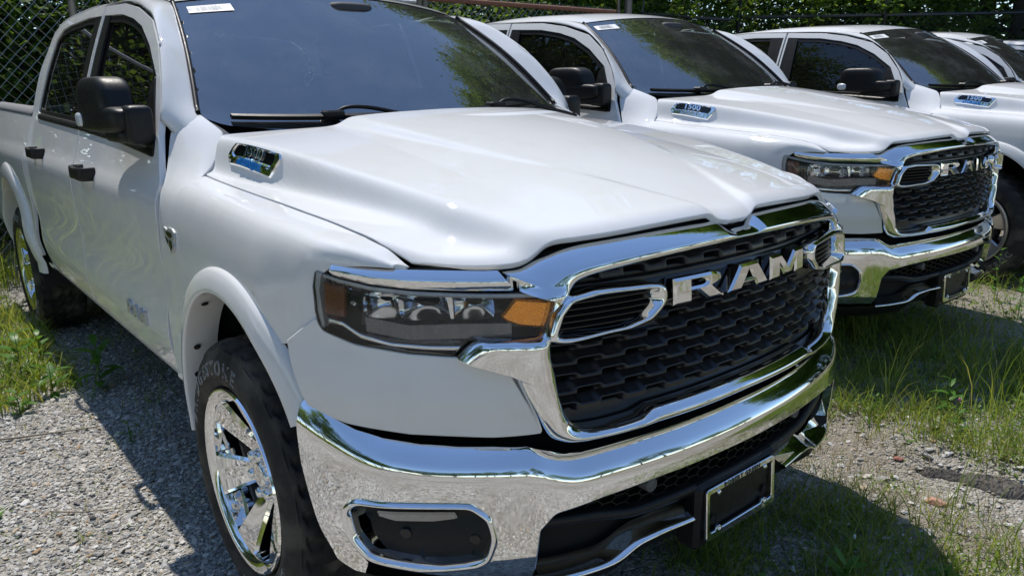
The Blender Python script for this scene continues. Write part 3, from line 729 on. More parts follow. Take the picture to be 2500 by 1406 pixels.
BUM = mk('front_bumper', V, F, M['chrome'], TR, True, N)
# chrome ring round each fog lamp pocket: raised lip then a wide inward slope
n_ = 120
A = even(fo, n_); B = ang_match(A, fi); rows = []
for t, e in ((-.04, -.004), (.02, .005), (.14, .011), (.34, .013), (.50, .008), (.62, -.004), (.80, -.026), (1.0, -.046)):
    q = A+(B-A)*t; rows.append(bump_f(q, e))
v, f = grid(np.array(rows), closed_v=True); v = v*FLIP
fr = both('fog_lamp_bezel', v, [tuple(q) for q in f], M['chrome'], None, parents=(BUM, BUM))
uv_, T_, lo_ = tess(even(inset(fi, -.012), 90), [], .03, .02)
def fog_back(q): 
    P = bump_f(q, -.046); P[:, 0] += .034*sstep(.512, .498, q[:, 1]); return P
v = fog_back(uv_)*FLIP
fb = both('fog_lamp_insert', v, [tuple(reversed(t)) for t in T_], M['black'], None, parents=(BUM, BUM))
fl = fillet(fy([(.890, .532, .004), (.765, .537, .004), (.760, .520, .006), (.80, .511, .01), (.86, .509, .01), (.888, .518, .006)]), .004, 3)
v, f = solid2d(fl, lambda q, h: bump_f(q, -.046+h), .030, .004); v = v*FLIP
both('fog_lamp', v, [tuple(reversed(q)) for q in f], M['foglens'], None, smooth=False, parents=(BUM, BUM))
for yy, zz, rr in ((.865, .478, .013), (.752, .468, .013)):
    th = np.arange(20)*2*math.pi/20
    q = np.stack([s_of_y(yy)+rr*np.cos(th), zz+rr*np.sin(th)], 1)
    v, f = solid2d(q, lambda q, h: fog_back(q)+np.array([1, 0, 0])*h, .005, .002); v = v*FLIP
    both('sensor_cap', v, [tuple(reversed(t)) for t in f], M['grille'], None, smooth=False, parents=(BUM, BUM))

# --- lower grille: black insert, hexagon mesh, wave-shaped chrome blades, parking sensors
lo_half = fy([(0, .570, 0), (.339, .567, 0), (.489, .558, 0), (.60, .542, .02), (.632, .50, .02), (.638, .385, 0), (.640, .345, .01), (.43, .348, .02), (.383, .375, .02), (.30, .381, 0), (.21, .381, .01), (.19, .30, .01), (0, .300, 0)])
V, F, N = panel(fillet(sym(lo_half), .01, 4), lambda q: front(q, -.045), step=.05, bstep=.03, r=.002, depth=.02, out=OUTF)
LG = mk('lower_grille', V, F, M['void'], TR, True, N)
def clip_hex():
    parts = []; a = .0215; w = .0026
    dx = a*1.5*1.25; dz = a*math.sqrt(3)*.62
    poly = ccw(np.array(fy([(-.61, .505), (-.455, .478), (-.41, .462), (-.19, .462), (.19, .462), (.41, .462), (.455, .478), (.61, .505), (.595, .53), (.489, .552), (.33, .56), (-.33, .56), (-.489, .552), (-.595, .53)])))
    segs = set()
    for i in range(-24, 25):
        for j in range(-3, 6):
            cx = i*dx; cz = .512+(j+.5*(i % 2))*dz
            vs = [(cx+math.cos(k*math.pi/3)*a*1.25, cz+math.sin(k*math.pi/3)*a*.62/.866*.866*1.0) for k in range(6)]
            for k in range(6):
                p = tuple(np.round(vs[k], 4)); q = tuple(np.round(vs[(k+1) % 6], 4))
                segs.add(tuple(sorted((p, q))))
    V = []; F = []
    for p, q in segs:
        m = (np.array(p)+q)/2
        if not inside(poly, m[None])[0]: continue
        p = np.array(p); q = np.array(q); d = q-p; d /= np.linalg.norm(d); nn = np.array([-d[1], d[0]])*w*.5
        uv = np.array([p-nn, q-nn, q+nn, p+nn]); a_ = front(uv, -.018); b_ = front(uv, -.036); k = len(V)
        V += list(a_)+list(b_); F += [(k, k+1, k+2, k+3), (k+1, k, k+4, k+5), (k+3, k+2, k+6, k+7)]
    return np.array(V), F
v, f = clip_hex(); mk('hexagon_mesh', v, f, M['black'], LG, False)
# frame bar below the mesh (waves up towards the ends)
ys = np.linspace(-.622, .622, 90); zt = np.interp(np.abs(ys), [0, .19, .37, .42, .455, .62], [.455, .455, .455, .460, .476, .492])
zt = np.convolve(np.pad(zt, 3, mode='edge'), np.ones(7)/7, 'valid')
sv = np.sign(ys)*s_of_y(np.abs(ys)); rows = [front(np.stack([sv, zt+dz_], 1), of_) for dz_, of_ in ((.012, -.045), (.010, -.008), (.004, .004), (-.012, .004), (-.020, -.012), (-.024, -.045))]
v, f = grid(np.array(rows).transpose(1, 0, 2)); mk('crossbar', v, [tuple(reversed(q)) for q in f], M['black'], LG)
# frame lip along the top of the opening
ys = np.linspace(-.60, .60, 70); zt = np.interp(np.abs(ys), [0, .339, .489, .594], [.558, .555, .547, .532]); sv = np.sign(ys)*s_of_y(np.abs(ys))
rows = [front(np.stack([sv, zt+dz_], 1), of_) for dz_, of_ in ((.006, .030), (-.006, .022), (-.016, .004), (-.020, -.045))]
v, f = grid(np.array(rows).transpose(1, 0, 2)); mk('upper_lip', v, [tuple(reversed(q)) for q in f], M['black'], LG)
# end cheeks
ys = np.linspace(.345, .50, 6)
for sgn in (-1, 1):
    P = np.array([[front(np.array([[sgn*s_of_y(.632-.016*max(0, (z-.46)/.05)), z]]), o_)[0] for o_ in (.03, 0, -.045)] for z in np.linspace(.35, .52, 8)])
    v, f = grid(P); mk('end_cheek', v, f, M['black'], LG)
ys = np.linspace(.205, .632, 60)
ztp = np.interp(ys, [.205, .30, .39, .425, .46, .632], [.4135, .4175, .412, .392, .380, .380]); zbt = np.interp(ys, [.205, .30, .385, .43, .47, .632], [.393, .395, .387, .362, .357, .354])
ztp = np.convolve(np.pad(ztp, 3, mode='edge'), np.ones(7)/7, 'valid'); zbt = np.convolve(np.pad(zbt, 3, mode='edge'), np.ones(7)/7, 'valid'); sv = s_of_y(ys)
rows = [front(np.stack([sv, ztp+.004], 1), -.022), front(np.stack([sv, ztp*.75+zbt*.25], 1), -.004), front(np.stack([sv, ztp*.25+zbt*.75], 1), .018), front(np.stack([sv, zbt+.003], 1), .030), front(np.stack([sv, zbt-.001], 1), .034), front(np.stack([sv, zbt-.006], 1), .030), front(np.stack([sv, zbt-.010], 1), .010)]
v, f = grid(np.array(rows).transpose(1, 0, 2)); v = v*FLIP
both('lower_blade', v, f, M['chrome'], None, parents=(LG, LG))
# skid panel under the bumper
ys = np.linspace(-.93, .93, 80); sv = np.sign(ys)*s_of_y(np.abs(ys)); zt = np.interp(np.abs(ys), [0, .2, .385, .43, .63, .93], [.372, .384, .380, .352, .348, .350])
ci = sstep(.28, .20, np.abs(ys)); rows = [front(np.stack([sv, zt], 1), .022-.06*ci), front(np.stack([sv, zt-.02], 1), .016-.06*ci), front(np.stack([sv, zt-.055], 1), -.02-.04*ci), front(np.stack([sv, zt-.075], 1), -.10)]
v, f = grid(np.array(rows).transpose(1, 0, 2)); mk('chin_panel', v, [tuple(reversed(q)) for q in f], M['black'], TR)
for yy in (-.324, .324):
    c = front(np.array([[np.sign(yy)*s_of_y(abs(yy)), .512]]), -.004)[0]
    prof = [(.0185, -.03), (.0185, .004), (.017, .007), (.014, .0075), (.013, .004), (.0125, .004), (.0115, .0065), (0.0005, .0068)]
    th = np.arange(24)*2*math.pi/24
    P = np.array([[(c[0]+o, c[1]+r_*math.cos(t), c[2]+r_*math.sin(t)) for r_, o in prof] for t in th]); v, f = grid(P, closed_u=True)
    mk('parking_sensor', v, f, M['grey'], LG)

# --- licence plate bracket and dealer frame
pz0, pz1, py_, px_ = .3035, .4485, .156, .978
v, f = box(.90, px_-.006, -.178, .178, .275, .462, .012); PB = mk('plate_bracket', v, f, M['black'], TR, False)
def plate_place(uv, h): return np.stack([np.full(len(uv), px_)+h-(uv[:, 1]-.376)*.05, uv[:, 0], uv[:, 1]], 1)
fo_ = fillet([(-py_, pz0), (py_, pz0), (py_, pz1), (-py_, pz1)], .012, 4)
fi_ = fillet([(-.142, pz0+.021, .01), (-.118, pz0+.021, .004), (-.112, pz0+.032, .006), (-.098, pz0+.032, .006), (-.090, pz0+.021, .004), (.090, pz0+.021, .004), (.098, pz0+.032, .006), (.112, pz0+.032, .006), (.118, pz0+.021, .004), (.142, pz0+.021, .01), (.142, pz1-.016), (-.142, pz1-.016)], .006, 4)
v, f = solid2d(fo_, plate_place, .007, .002, [fi_]); PF = mk('plate_frame', v, f, M['chrome2'], TR, False)
for s_, zt, sz_ in (('ROBERT GREEN', pz1-.0125, .0125), ('MONTICELLO, NY', pz0+.006, .0125)):
    v, f = text_mesh(s_, sz_*1.35, .0006, spacing=1.25, bold=.0006)
    P = plate_place(np.stack([v[:, 0]*1.15, zt+v[:, 1]], 1), .0075)+np.array([1, 0, 0])*v[:, 2:3]
    mk('lettering', P, f, M['ink'], PF, False)
for y in (-.105, .105):
    for z in (pz1-.019, pz0+.026):
        prof = [(.0075, 0), (.0075, .003), (.005, .0055), (.0005, .006)] if z > .4 else [(.008, 0), (.008, .0035), (.006, .004), (.0055, .0015), (.0005, .0015)]
        th = np.arange(14)*2*math.pi/14; c = plate_place(np.array([[y, z]]), .006)[0]
        P = np.array([[(c[0]+o, c[1]+r_*math.cos(t), c[2]+r_*math.sin(t)) for r_, o in prof] for t in th]); v, f = grid(P, closed_u=True)
        mk('screw', v, f, M['chrome2'], PF)
for y in (-.118, .118):
    th = np.arange(16)*2*math.pi/16; q = np.stack([y+.013*np.cos(th), pz0+.05+.014*np.sin(th)], 1)
    v, f = solid2d(q, plate_place, -.001, 0); mk('bolt_recess', v, f, M['void'], PB, False)
# --- doors (one sheet with the window frame), glass as sub-part
fd_out = [(-.572, .535, .03), (-.565, .70, 0), (-.560, .84, 0), (-.514, 1.04, 0), (-.526, 1.175, .03), (-.565, 1.225, .03), (-.620, 1.320, .02), (-.640, 1.389, 0), (-.700, 1.486, 0), (-.825, 1.612, 0), (-.975, 1.703, .03), (-1.221, 1.768, 0), (-1.45, 1.803, 0), (-1.785, 1.822, .004), (-1.785, 1.30, 0), (-1.785, .535, .02)]
fd_win = [(-.640, 1.268, .012), (-.648, 1.315, .02), (-.768, 1.510, .05), (-.932, 1.615, .03), (-1.100, 1.690, .05), (-1.250, 1.728, 0), (-1.45, 1.760, 0), (-1.768, 1.780, .004), (-1.768, 1.318, .004), (-1.045, 1.290, 0), (-.70, 1.265, 0)]
rd_out = [(-1.795, .535, .02), (-1.795, 1.30, 0), (-1.795, 1.8225, .004), (-2.10, 1.836, 0), (-2.50, 1.832, 0), (-2.72, 1.818, .06), (-2.875, 1.775, .06), (-2.955, 1.60, 0), (-2.985, 1.44, 0), (-2.995, 1.30, 0), (-3.00, 1.10, 0), (-2.99, .95, .1), (-2.86, .66, .08), (-2.80, .535, .03)]
rd_win = [(-1.812, 1.320, .004), (-1.812, 1.782, .004), (-2.10, 1.795, 0), (-2.50, 1.790, 0), (-2.66, 1.778, .05), (-2.765, 1.735, .05), (-2.815, 1.60, 0), (-2.842, 1.44, 0), (-2.845, 1.37, .02), (-2.78, 1.348, .01), (-2.30, 1.334, 0)]
DOOR = {}
for nm, o_, w_ in (('front_door', fd_out, fd_win), ('rear_door', rd_out, rd_win)):
    oo = inset(fillet(o_, .01, 5), .004); ww = fillet(w_, .01, 5)
    V, F, N = panel(oo, side, [ww], step=.03, bstep=.02, r=.002, depth=.018, out=OUTS)
    DOOR[nm] = both(nm, V, F, M['paint'], TR, N)
    # black seal ring and glass
    wi = inset(ww, .030); wi2 = inset(ww, -.004)
    V, F, N = panel(wi2, lambda q: side(q, -.008), [wi], step=.02, bstep=.02, r=.002, depth=.004, out=OUTS)
    both('window_seal', V, F, M['black'], None, N, parents=DOOR[nm])
    uv_, T_, l_ = tess(inset(ww, .026), [], .06, .03)
    v = side(uv_, -.016); 
    if fnormal(lambda q: side(q), uv_[:1])[0][1] > 0: T_ = T_[:, ::-1]
    both('window_glass', v, [tuple(t) for t in T_], M['tint'], None, parents=DOOR[nm])
# belt moulding
for nm, x0, x1 in (('front_door', -.66, -1.78), ('rear_door', -1.80, -2.80)):
    xs = np.linspace(x0, x1, 24); zb = np.interp(xs, [-2.80, -2.3, -1.8, -1.045, -.66], [1.345, 1.330, 1.316, 1.288, 1.262])
    rows = [side(np.stack([xs, zb+d], 1), o_) for d, o_ in ((.016, -.010), (.014, .004), (-.004, .007), (-.012, .003), (-.014, -.006))]
    v, f = grid(np.array(rows).transpose(1, 0, 2)); both('belt_moulding', v, f, M['black'], None, parents=DOOR[nm])
# black pillar covers either side of the door gap
for nm, a, b in (('front_door', -1.650, -1.782), ('rear_door', -1.798, -1.925)):
    pts = [(a+.012, 1.315), (a-.022, 1.785), (b if nm == 'front_door' else b-.018, 1.785), (b if nm == 'front_door' else b+.015, 1.315)]
    V, F, N = panel(fillet(pts, .003, 2), lambda q: side(q, -.003), step=.05, bstep=.03, r=.002, depth=.008, out=OUTS)
    both('pillar_cover', V, F, M['black'], None, N, parents=DOOR[nm])
# handles: C-shaped pull on a dark cup
for nm, xc in (('front_door', -1.47), ('rear_door', -2.60)):
    zc_ = 1.147+(.022 if nm == 'rear_door' else 0)
    y0 = side_y(np.array([xc]), np.array([zc_]))[0]
    L_ = .105
    path = [(-L_, -.004), (-L_, .026), (-L_*.86, .044), (-L_*.4, .050), (L_*.4, .050), (L_*.86, .044), (L_, .026), (L_, -.004)]
    path = open_spline(path, 5)
    rows = []
    for k, (px, po) in enumerate(path):
        dx, do = path[min(k+1, len(path)-1)]-path[max(k-1, 0)]; l_ = math.hypot(dx, do); nx, no = -do/l_, dx/l_
        hh = .021*(1+.25*min(1, abs(px)/L_)); tt = .0085
        rows.append([(xc-px-nx*a, -(y0+po+no*a)+0*a, zc_+b) for a, b in ((-tt, -hh), (tt*.7, -hh), (tt, -hh*.7), (tt, hh*.7), (tt*.7, hh), (-tt, hh))])
    v, f = grid(np.array(rows), closed_v=True)
    h_ = both('door_handle', v, f, M['black'], None, parents=DOOR[nm])
    th = np.arange(28)*2*math.pi/28
    V, F, N = panel(np.stack([xc+.125*np.cos(th), zc_+.034*np.sin(th)], 1), lambda q: side(q, .0015), step=.03, bstep=.02, r=.002, depth=.004, out=OUTS)
# rocker sill
xs = np.linspace(-.50, -2.95, 50)
rows = [side(np.stack([xs, np.full(50, z_)], 1), o_) for z_, o_ in ((.533, -.004), (.515, -.002), (.495, -.004), (.478, -.012), (.465, -.03), (.46, -.09))]
v, f = grid(np.array(rows).transpose(1, 0, 2)); both('rocker_sill', v, [tuple(f_) for f_ in f], M['paint'], TR)

# --- bed side with rear arch, bed floor and far wall
RX = -3.672
bs = [(-3.008, .56, .02), (-3.005, .95, .0), (-3.01, 1.10, 0), (-3.005, 1.30, 0), (-3.00, 1.352, .01), (-4.83, 1.385, .02), (-4.86, .60, .05), (RX-.52, .56, .01)]+[(RX+.50*math.cos(a), .44+.545*math.sin(a), 0) for a in np.linspace(math.pi*.93, math.pi*.07, 16)]
V, F, N = panel(inset(fillet(bs, .01, 3), .003), side, step=.04, bstep=.03, r=.0035, depth=.014, out=OUTS)
BS = both('bed_side', V, F, M['paint'], TR, N)
xs = np.linspace(-3.0, -4.84, 24); zt = 1.352+(xs+3.0)*(-.018)
yy = side_y(xs, zt)
rows = [np.stack([xs, -(yy+dy), zt+dz], 1) for dy, dz in ((.002, -.012), (.004, .004), (-.003, .014), (-.03, .030), (-.085, .032), (-.095, .020), (-.097, -.05))]
v, f = grid(np.array(rows).transpose(1, 0, 2)); both('bed_rail_cap', v, f, M['bedcap'], TR)
v, f = join(box(-4.84, -3.03, -.82, -.80, .70, 1.36), box(-4.84, -3.03, .80, .82, .70, 1.36), box(-4.84, -3.03, -.82, .82, .68, .70), box(-3.05, -3.03, -.82, .82, .68, 1.36))
mk('bed_liner', v, f, M['gap'], TR, False)
v, f = box(-4.86, -4.82, -.80, .80, .62, 1.385, .01); mk('tailgate', v, f, M['paint'], TR, False)

# --- roof, cant rails and A pillars
rx = np.linspace(-1.06, -2.97, 40); ryv = np.linspace(-1, 1, 41); P = []
for x in rx:
    hw = .665+.045*sstep(-1.1, -1.7, x)
    xx = x-.10*(ryv*hw/.66)**2*sstep(-1.9, -1.06, x)
    P.append(roof(np.stack([xx, ryv*hw], 1))+0)
P = np.array(P); e0 = screen(np.stack([P[0, :, 1], np.full(41, .985)], 1), .004); sh = e0-P[0]
for i_ in range(6): P[i_] = P[i_]+sh*(1-i_/6)**2
v, f = grid(P); mk('roof', v, f, M['paint'], TR)
# pillar + cant rail: loft between the door line and the screen / roof edge
outer = [(-.632, 1.366), (-.642, 1.395), (-.700, 1.492), (-.825, 1.618), (-.975, 1.709), (-1.10, 1.745), (-1.221, 1.774), (-1.45, 1.809), (-1.79, 1.829), (-2.10, 1.842), (-2.50, 1.838), (-2.72, 1.824), (-2.82, 1.795), (-2.885, 1.765), (-2.965, 1.60), (-2.995, 1.44), (-3.006, 1.352)]
outer = open_spline(outer, 6); oP = side(outer); oP = np.vstack([np.linspace((-.588, -.862, 1.290), (-.626, -.893, 1.350), 4), oP])
ws = np.array([(-.802+.012*0, .0), (-.790, .06), (-.764, .25), (-.728, .5), (-.694, .75), (-.668, .95)]); wsp = screen(ws, .004)
re_ = [(-1.30, ), (-1.5, ), (-1.8, ), (-2.1, ), (-2.5, ), (-2.72, ), (-2.86, ), (-2.93, ), (-2.965, )]
rp = np.array([[x, -(.665+.045*sstep(-1.1, -1.7, x)), 0] for (x,) in re_]); rp[:, 2] = roof(rp[:, :2])[:, 2]
tail = np.array([(-3.035, -.80, 1.60), (-3.05, -.86, 1.44), (-3.055, -.87, 1.352)])
inner_c = np.vstack([[(-.545, -.790, 1.335), (-.603, -.803, 1.384)], wsp[1:], rp, tail])
inner = open_spline(inner_c, 10)
dI = np.r_[0, np.cumsum(np.linalg.norm(np.diff(inner, axis=0), axis=1))]; dO = np.r_[0, np.cumsum(np.linalg.norm(np.diff(oP, axis=0), axis=1))]
# match by x position so the loft stays square
def at_len(P, d, t): return np.stack([np.interp(t, d, P[:, k]) for k in range(3)], 1)
keyO = np.array([0, .09, .26, .45, .60, .72, 1.0]); n_ = 90
iO = at_len(oP, dO, np.linspace(0, dO[-1], n_))
# for every outer point choose inner point by monotone mapping through matching keys
mo = [0, dO[np.argmin(np.abs(oP[:, 0]+.975))], dO[np.argmin(np.abs(oP[:, 0]+1.45))], dO[np.argmin(np.abs(oP[:, 0]+2.5))], dO[np.argmin(np.abs(oP[:, 0]+2.885))], dO[-1]]
mi_ = [0, dI[np.argmin(np.abs(inner[:, 0]+1.13))], dI[np.argmin(np.abs(inner[:, 0]+1.50))], dI[np.argmin(np.abs(inner[:, 0]+2.5))], dI[np.argmin(np.abs(inner[:, 0]+2.93))], dI[-1]]
iI = at_len(inner, dI, np.interp(np.linspace(0, dO[-1], n_), mo, mi_))
rows = []
cen_ = np.array([-1.9, 0, 1.2])
for w in np.linspace(0, 1, 9):
    q = iO*(1-w)+iI*w
    on = np.stack([np.zeros(n_), -np.ones(n_)*.75, np.ones(n_)*.66], 1); on[:12] = [.35, -.75, .55]
    b = math.sin(math.pi*w)*np.minimum(.024, .20*np.linalg.norm(iI-iO, axis=1))
    rows.append(q+on*b[:, None])
rows.insert(0, iO+np.array([0, .012, 0])); 
v, f = grid(np.array(rows)); CR = both('cab_pillar', v, [tuple(reversed(q)) for q in f], M['paint'], TR)
v, f = box(-3.05, -3.03, -.83, .83, .7, 1.36); v2, f2 = box(-3.04, -2.98, -.70, .70, 1.36, 1.80)
mk('cab_back', *join((v, f), (v2, f2)), M['paint'], TR, False)

# --- windscreen, black border, cowl, wipers, paper label
wo_ = fillet([(-.806, -.02, .03), (-.74, -.085, .05), (.74, -.085, .05), (.806, -.02, .03), (.665, .985, .03), (-.665, .985, .03)], .02, 4)
wi_ = fillet([(-.700, .045, .12), (.700, .045, .12), (.585, .945, .05), (.16, .945, .03), (.10, .84, .02), (-.10, .84, .02), (-.16, .945, .03), (-.585, .945, .05)], .03, 5)
uv_, T_, l_ = tess(wo_, [], .06, .03); v = screen(uv_); WS = mk('windscreen', v, [tuple(t) for t in T_], M['glass'], TR)
uv_, T_, l_ = tess(inset(wo_, .002), [wi_], .05, .025); v = screen(uv_, -.006); mk('glass_border', v, [tuple(t) for t in T_], M['frit'], WS)
for sgn in (-1, 1):
    vv = np.linspace(-.01, .985, 24); yy = sgn*np.interp(vv, [0, 1], [.793, .660]); pa = screen(np.stack([yy, vv], 1), .006)
    v, f = tube(pa, .0085, 8); mk('screen_moulding', v, f, M['black'], WS)
# sticker with bar code
def stk(yz, off=.003): return screen(yz, off)
uv_, T_, l_ = tess(np.array([(-.640, .838), (-.485, .838), (-.480, .911), (-.632, .911)]), [], .05, .05); LB = mk('barcode_label', stk(uv_), [tuple(t) for t in T_], M['paper'], WS)
V = []; F = []; x = -.600
rr_ = random.Random(3)
while x < -.512:
    w_ = rr_.choice([.0012, .002, .0032]); 
    q = stk(np.array([(x-.01, .854), (x+w_-.01, .854), (x+w_-.009, .895), (x-.009, .895)]), .0045); k = len(V); V += list(q); F.append((k, k+1, k+2, k+3)); x += w_+rr_.choice([.001, .0018, .003])
for k2 in range(9):
    x0 = -.585+k2*.0075; q = stk(np.array([(x0-.01, .899), (x0-.0055, .899), (x0-.0055, .905), (x0-.01, .905)]), .0045); k = len(V); V += list(q); F.append((k, k+1, k+2, k+3))
mk('barcode', np.array(V), F, M['paleink'], LB, False)
# cowl
ys = np.linspace(-.815, .815, 60); hx = np.interp(np.abs(ys), [0, .2, .405, .48, .66, .80, .82], [-.215, -.225, -.262, -.305, -.365, -.405, -.41])
a_ = np.stack([hx+.05, ys, hood_z(hx+.05, ys)-.045], 1); b_ = np.stack([hx-.03, ys, hood_z(hx, ys)-.035], 1)
c_ = screen(np.stack([ys*.985, np.full(60, -.10)], 1), -.03); d_ = screen(np.stack([ys*.97, np.full(60, -.02)], 1), -.03)
v, f = grid(np.stack([a_, b_, c_, d_], 1)); mk('cowl', v, f, M['void'], TR)
xs = np.array([-.42, -.46, -.50, -.54, -.57, -.595]); us = np.array([-.152, -.154, -.154, -.152, -.150, -.146])
a_ = fender(np.stack([xs, us], 1))-[0, 0, .004]; b_ = a_+np.array([.012, .030, -.012]); c_ = b_+np.array([.02, .03, -.03])
v, f = grid(np.stack([a_, b_, c_], 1)); both('cowl_corner', v, f, M['grey'], TR)
def wiper(y0, y1, v0, v1, yp, name='wiper'):
    pv = np.linspace(0, 1, 16); q = np.stack([y0+(y1-y0)*pv, v0+(v1-v0)*pv+.012*np.sin(np.pi*pv)], 1)
    a = screen(q, .010); b = screen(q, .026); c = screen(q+[0, .020], .024); d = screen(q+[0, .022], .010)
    v, f = grid(np.stack([a, b, c, d], 1), closed_v=True); f += [(0, 1, 2, 3), (63, 62, 61, 60)]
    W = mk(name, v, f, M['black'], TR, False)
    m = screen(np.array([[y0+(y1-y0)*.52, v0+(v1-v0)*.52+.022]]), .022)[0]
    v, f = box(-.028, .028, -.034, .034, -.010, .014, .006); v = v+m+[0, 0, .004]; mk('blade_clip', v, f, M['black'], W, False)
    e = np.array([hx[30]*0-.33, yp, 1.335]); arm = open_spline([m, m+(e-m)*.12+[0, 0, .030], m+(e-m)*.35+[.0, 0, .034], m+(e-m)*.7+[0, 0, .014], e], 5)
    v, f = tube(arm, np.interp(np.linspace(0, 1, len(arm)), [0, 1], [.006, .010]), 6); mk('wiper_arm', v, f, M['black'], W)
    return W
wiper(-.715, -.13, -.055, .012, -.02); wiper(-.06, .62, .012, .022, .66)

# --- door mirrors: deep housing, foot on the door's front corner, clear lamp
def sbox(c, size, ex=4.0, n=20, taper=None, shear=None):
    """rounded block (superellipsoid)"""
    u = np.linspace(-math.pi/2, math.pi/2, n); w = np.linspace(-math.pi, math.pi, 2*n, endpoint=False); e = 2/ex
    sp = lambda t: np.sign(t)*np.abs(t)**e
    P = np.array([[(sp(math.cos(a))*sp(math.cos(b)), sp(math.cos(a))*sp(math.sin(b)), sp(math.sin(a))) for b in w] for a in u])
    if taper: P = taper(P)
    P = P*np.array(size)/2+np.array(c)
    return grid(P, closed_v=True)
def tp(P):
    P = P.copy(); x, y, z = P[..., 0].copy(), P[..., 1].copy(), P[..., 2].copy()
    P[..., 0] = x*(1-.20*np.clip(z, 0, 1))+.10*y-.06*z
    P[..., 1] = y*(1-.08*np.clip(z, 0, 1))
    return P
def rz_at(VF, c, ang):
    V, F = VF; co, si = math.cos(ang), math.sin(ang); q = V.copy(); q[:, 0] = co*V[:, 0]-si*V[:, 1]; q[:, 1] = si*V[:, 0]+co*V[:, 1]; return q+np.array(c), F
# the mirrors are folded back along the doors: shell above, wider lamp housing below
v, f = join(rz_at(sbox((0, 0, 0), (.320, .112, .150), 4.6, 18, tp), (-.915, -.998, 1.432), .06), rz_at(sbox((0, 0, 0), (.420, .112, .085), 4.8, 16), (-.880, -.995, 1.368), .06))
MIR = both('door_mirror', v, [tuple(q) for q in f], M['black'], TR)
v, f = join(sbox((-.688, -.962, 1.352), (.10, .085, .125), 5, 12), sbox((-.80, -.985, 1.318), (.24, .07, .05), 4, 10)); both('mirror_foot', v, f, M['black'], None, parents=MIR)
V, F, N = panel(fillet([(-.640, 1.252, .01), (-.650, 1.31, .01), (-.74, 1.455, .005), (-.770, 1.505, .008), (-.800, 1.48, .006), (-.80, 1.285, .01)], .008, 3), lambda q: side(q, .004), step=.04, bstep=.02, r=.003, depth=.012, out=OUTS)
both('mirror_sail', V, F, M['black'], None, N, parents=MIR)
v, f = rz_at(sbox((0, 0, 0), (.075, .030, .048), 3.5, 8), (-1.045, -1.052, 1.366), .06); both('mirror_lamp', v, f, M['guide'], None, parents=MIR)
v, f = box(-.95, -.85, -.945, -.940, 1.39, 1.49, .002); both('mirror_glass', v, f, M['chrome2'], None, parents=MIR, smooth=False)

# --- wheel arch flares
def flare(xc, zc, a0, a1, rx_o, rz_o, rx_i, rz_i, name, base):
    th = np.linspace(a0, a1, 60)
    co, so = np.cos(th), np.sin(th)
    def pt(t):
        return np.stack([xc+(rx_o*(1-t)+rx_i*t)*co, zc+(rz_o*(1-t)+rz_i*t)*so], 1)
    rows = []
    for t, oy in ((-.02, -.006), (.015, .001), (.06, .008), (.16, .014), (.45, .021), (.80, .027), (.94, .028), (.985, .026), (1.0, .020)):
        q = pt(t); y = base(q)+oy; rows.append(np.stack([q[:, 0], -y, q[:, 1]], 1))
    q = pt(1.0)
    for dy in (.0, -.035, -.075):
        rows.append(np.stack([q[:, 0], -(base(q)+dy), q[:, 1]], 1))
    v, f = grid(np.array(rows)); return both(name, v, f, M['paint'], TR), pt
def base_f(q):
    x, z = q[:, 0], q[:, 1]; zc_ = _zc(np.clip(x, -.7, .7)); P = fender(np.stack([np.clip(x, -.6, .52), np.clip(zc_-z, 0, .75)], 1)); return -P[:, 1]
FLA, fpt = flare(.035, .45, math.radians(186), math.radians(29), .508, .553, .425, .485, 'front_flare', base_f)
# clip holes as dark studs on the flange
for a in (150, 163, 175, 188, 122):
    a = math.radians(a); x = .035+.4225*math.cos(a); z = .45+.4825*math.sin(a); nx, nz = -math.cos(a), -math.sin(a); y = -float(base_f(np.array([[x, z]]))[0])+.012
    th = np.arange(12)*2*math.pi/12; tx, tz = -nz, nx
    P = np.array([[(x+nx*h+r_*(math.cos(t)*tx), y+r_*1.1*math.sin(t), z+nz*h+r_*math.cos(t)*tz) for r_, h in ((.0095, .0), (.0095, .003), (.0075, .004), (.0005, .003))] for t in th])
    v, f = grid(P, closed_u=True); both('flange_clip', v, f, M['void'], None, parents=FLA)
def base_r(q): return side_y(q[:, 0], np.clip(q[:, 1], .5, 1.3))
flare(RX, .44, math.radians(180), math.radians(0), .575, .62, .475, .525, 'rear_flare', base_r)

# --- wheel wells; added dark boxes block light at frame and engine bay
def well(xc, zc, r, name):
    th = np.linspace(math.radians(-12), math.radians(192), 36); rows = []
    for y in (-.97, -.90, -.55, -.50): rows.append([(xc+r*math.cos(t), y, zc+r*1.1*math.sin(t)) for t in th])
    v, f = grid(np.array(rows)); return both(name, v, f, M['gap'], TR)
well(.035, .45, .455, 'wheel_well'); well(RX, .45, .50, 'wheel_well')
v, f = join(box(-4.80, .70, -.55, .55, .33, .55, .03), box(-2.9, -.55, -.92, .92, .46, .56, .02), box(.05, .78, -.55, .55, .55, 1.02, .05), box(-.55, .1, -.82, .82, .6, 1.08, .03))
mk('chassis_filler', v, f, M['void'], TR, False)
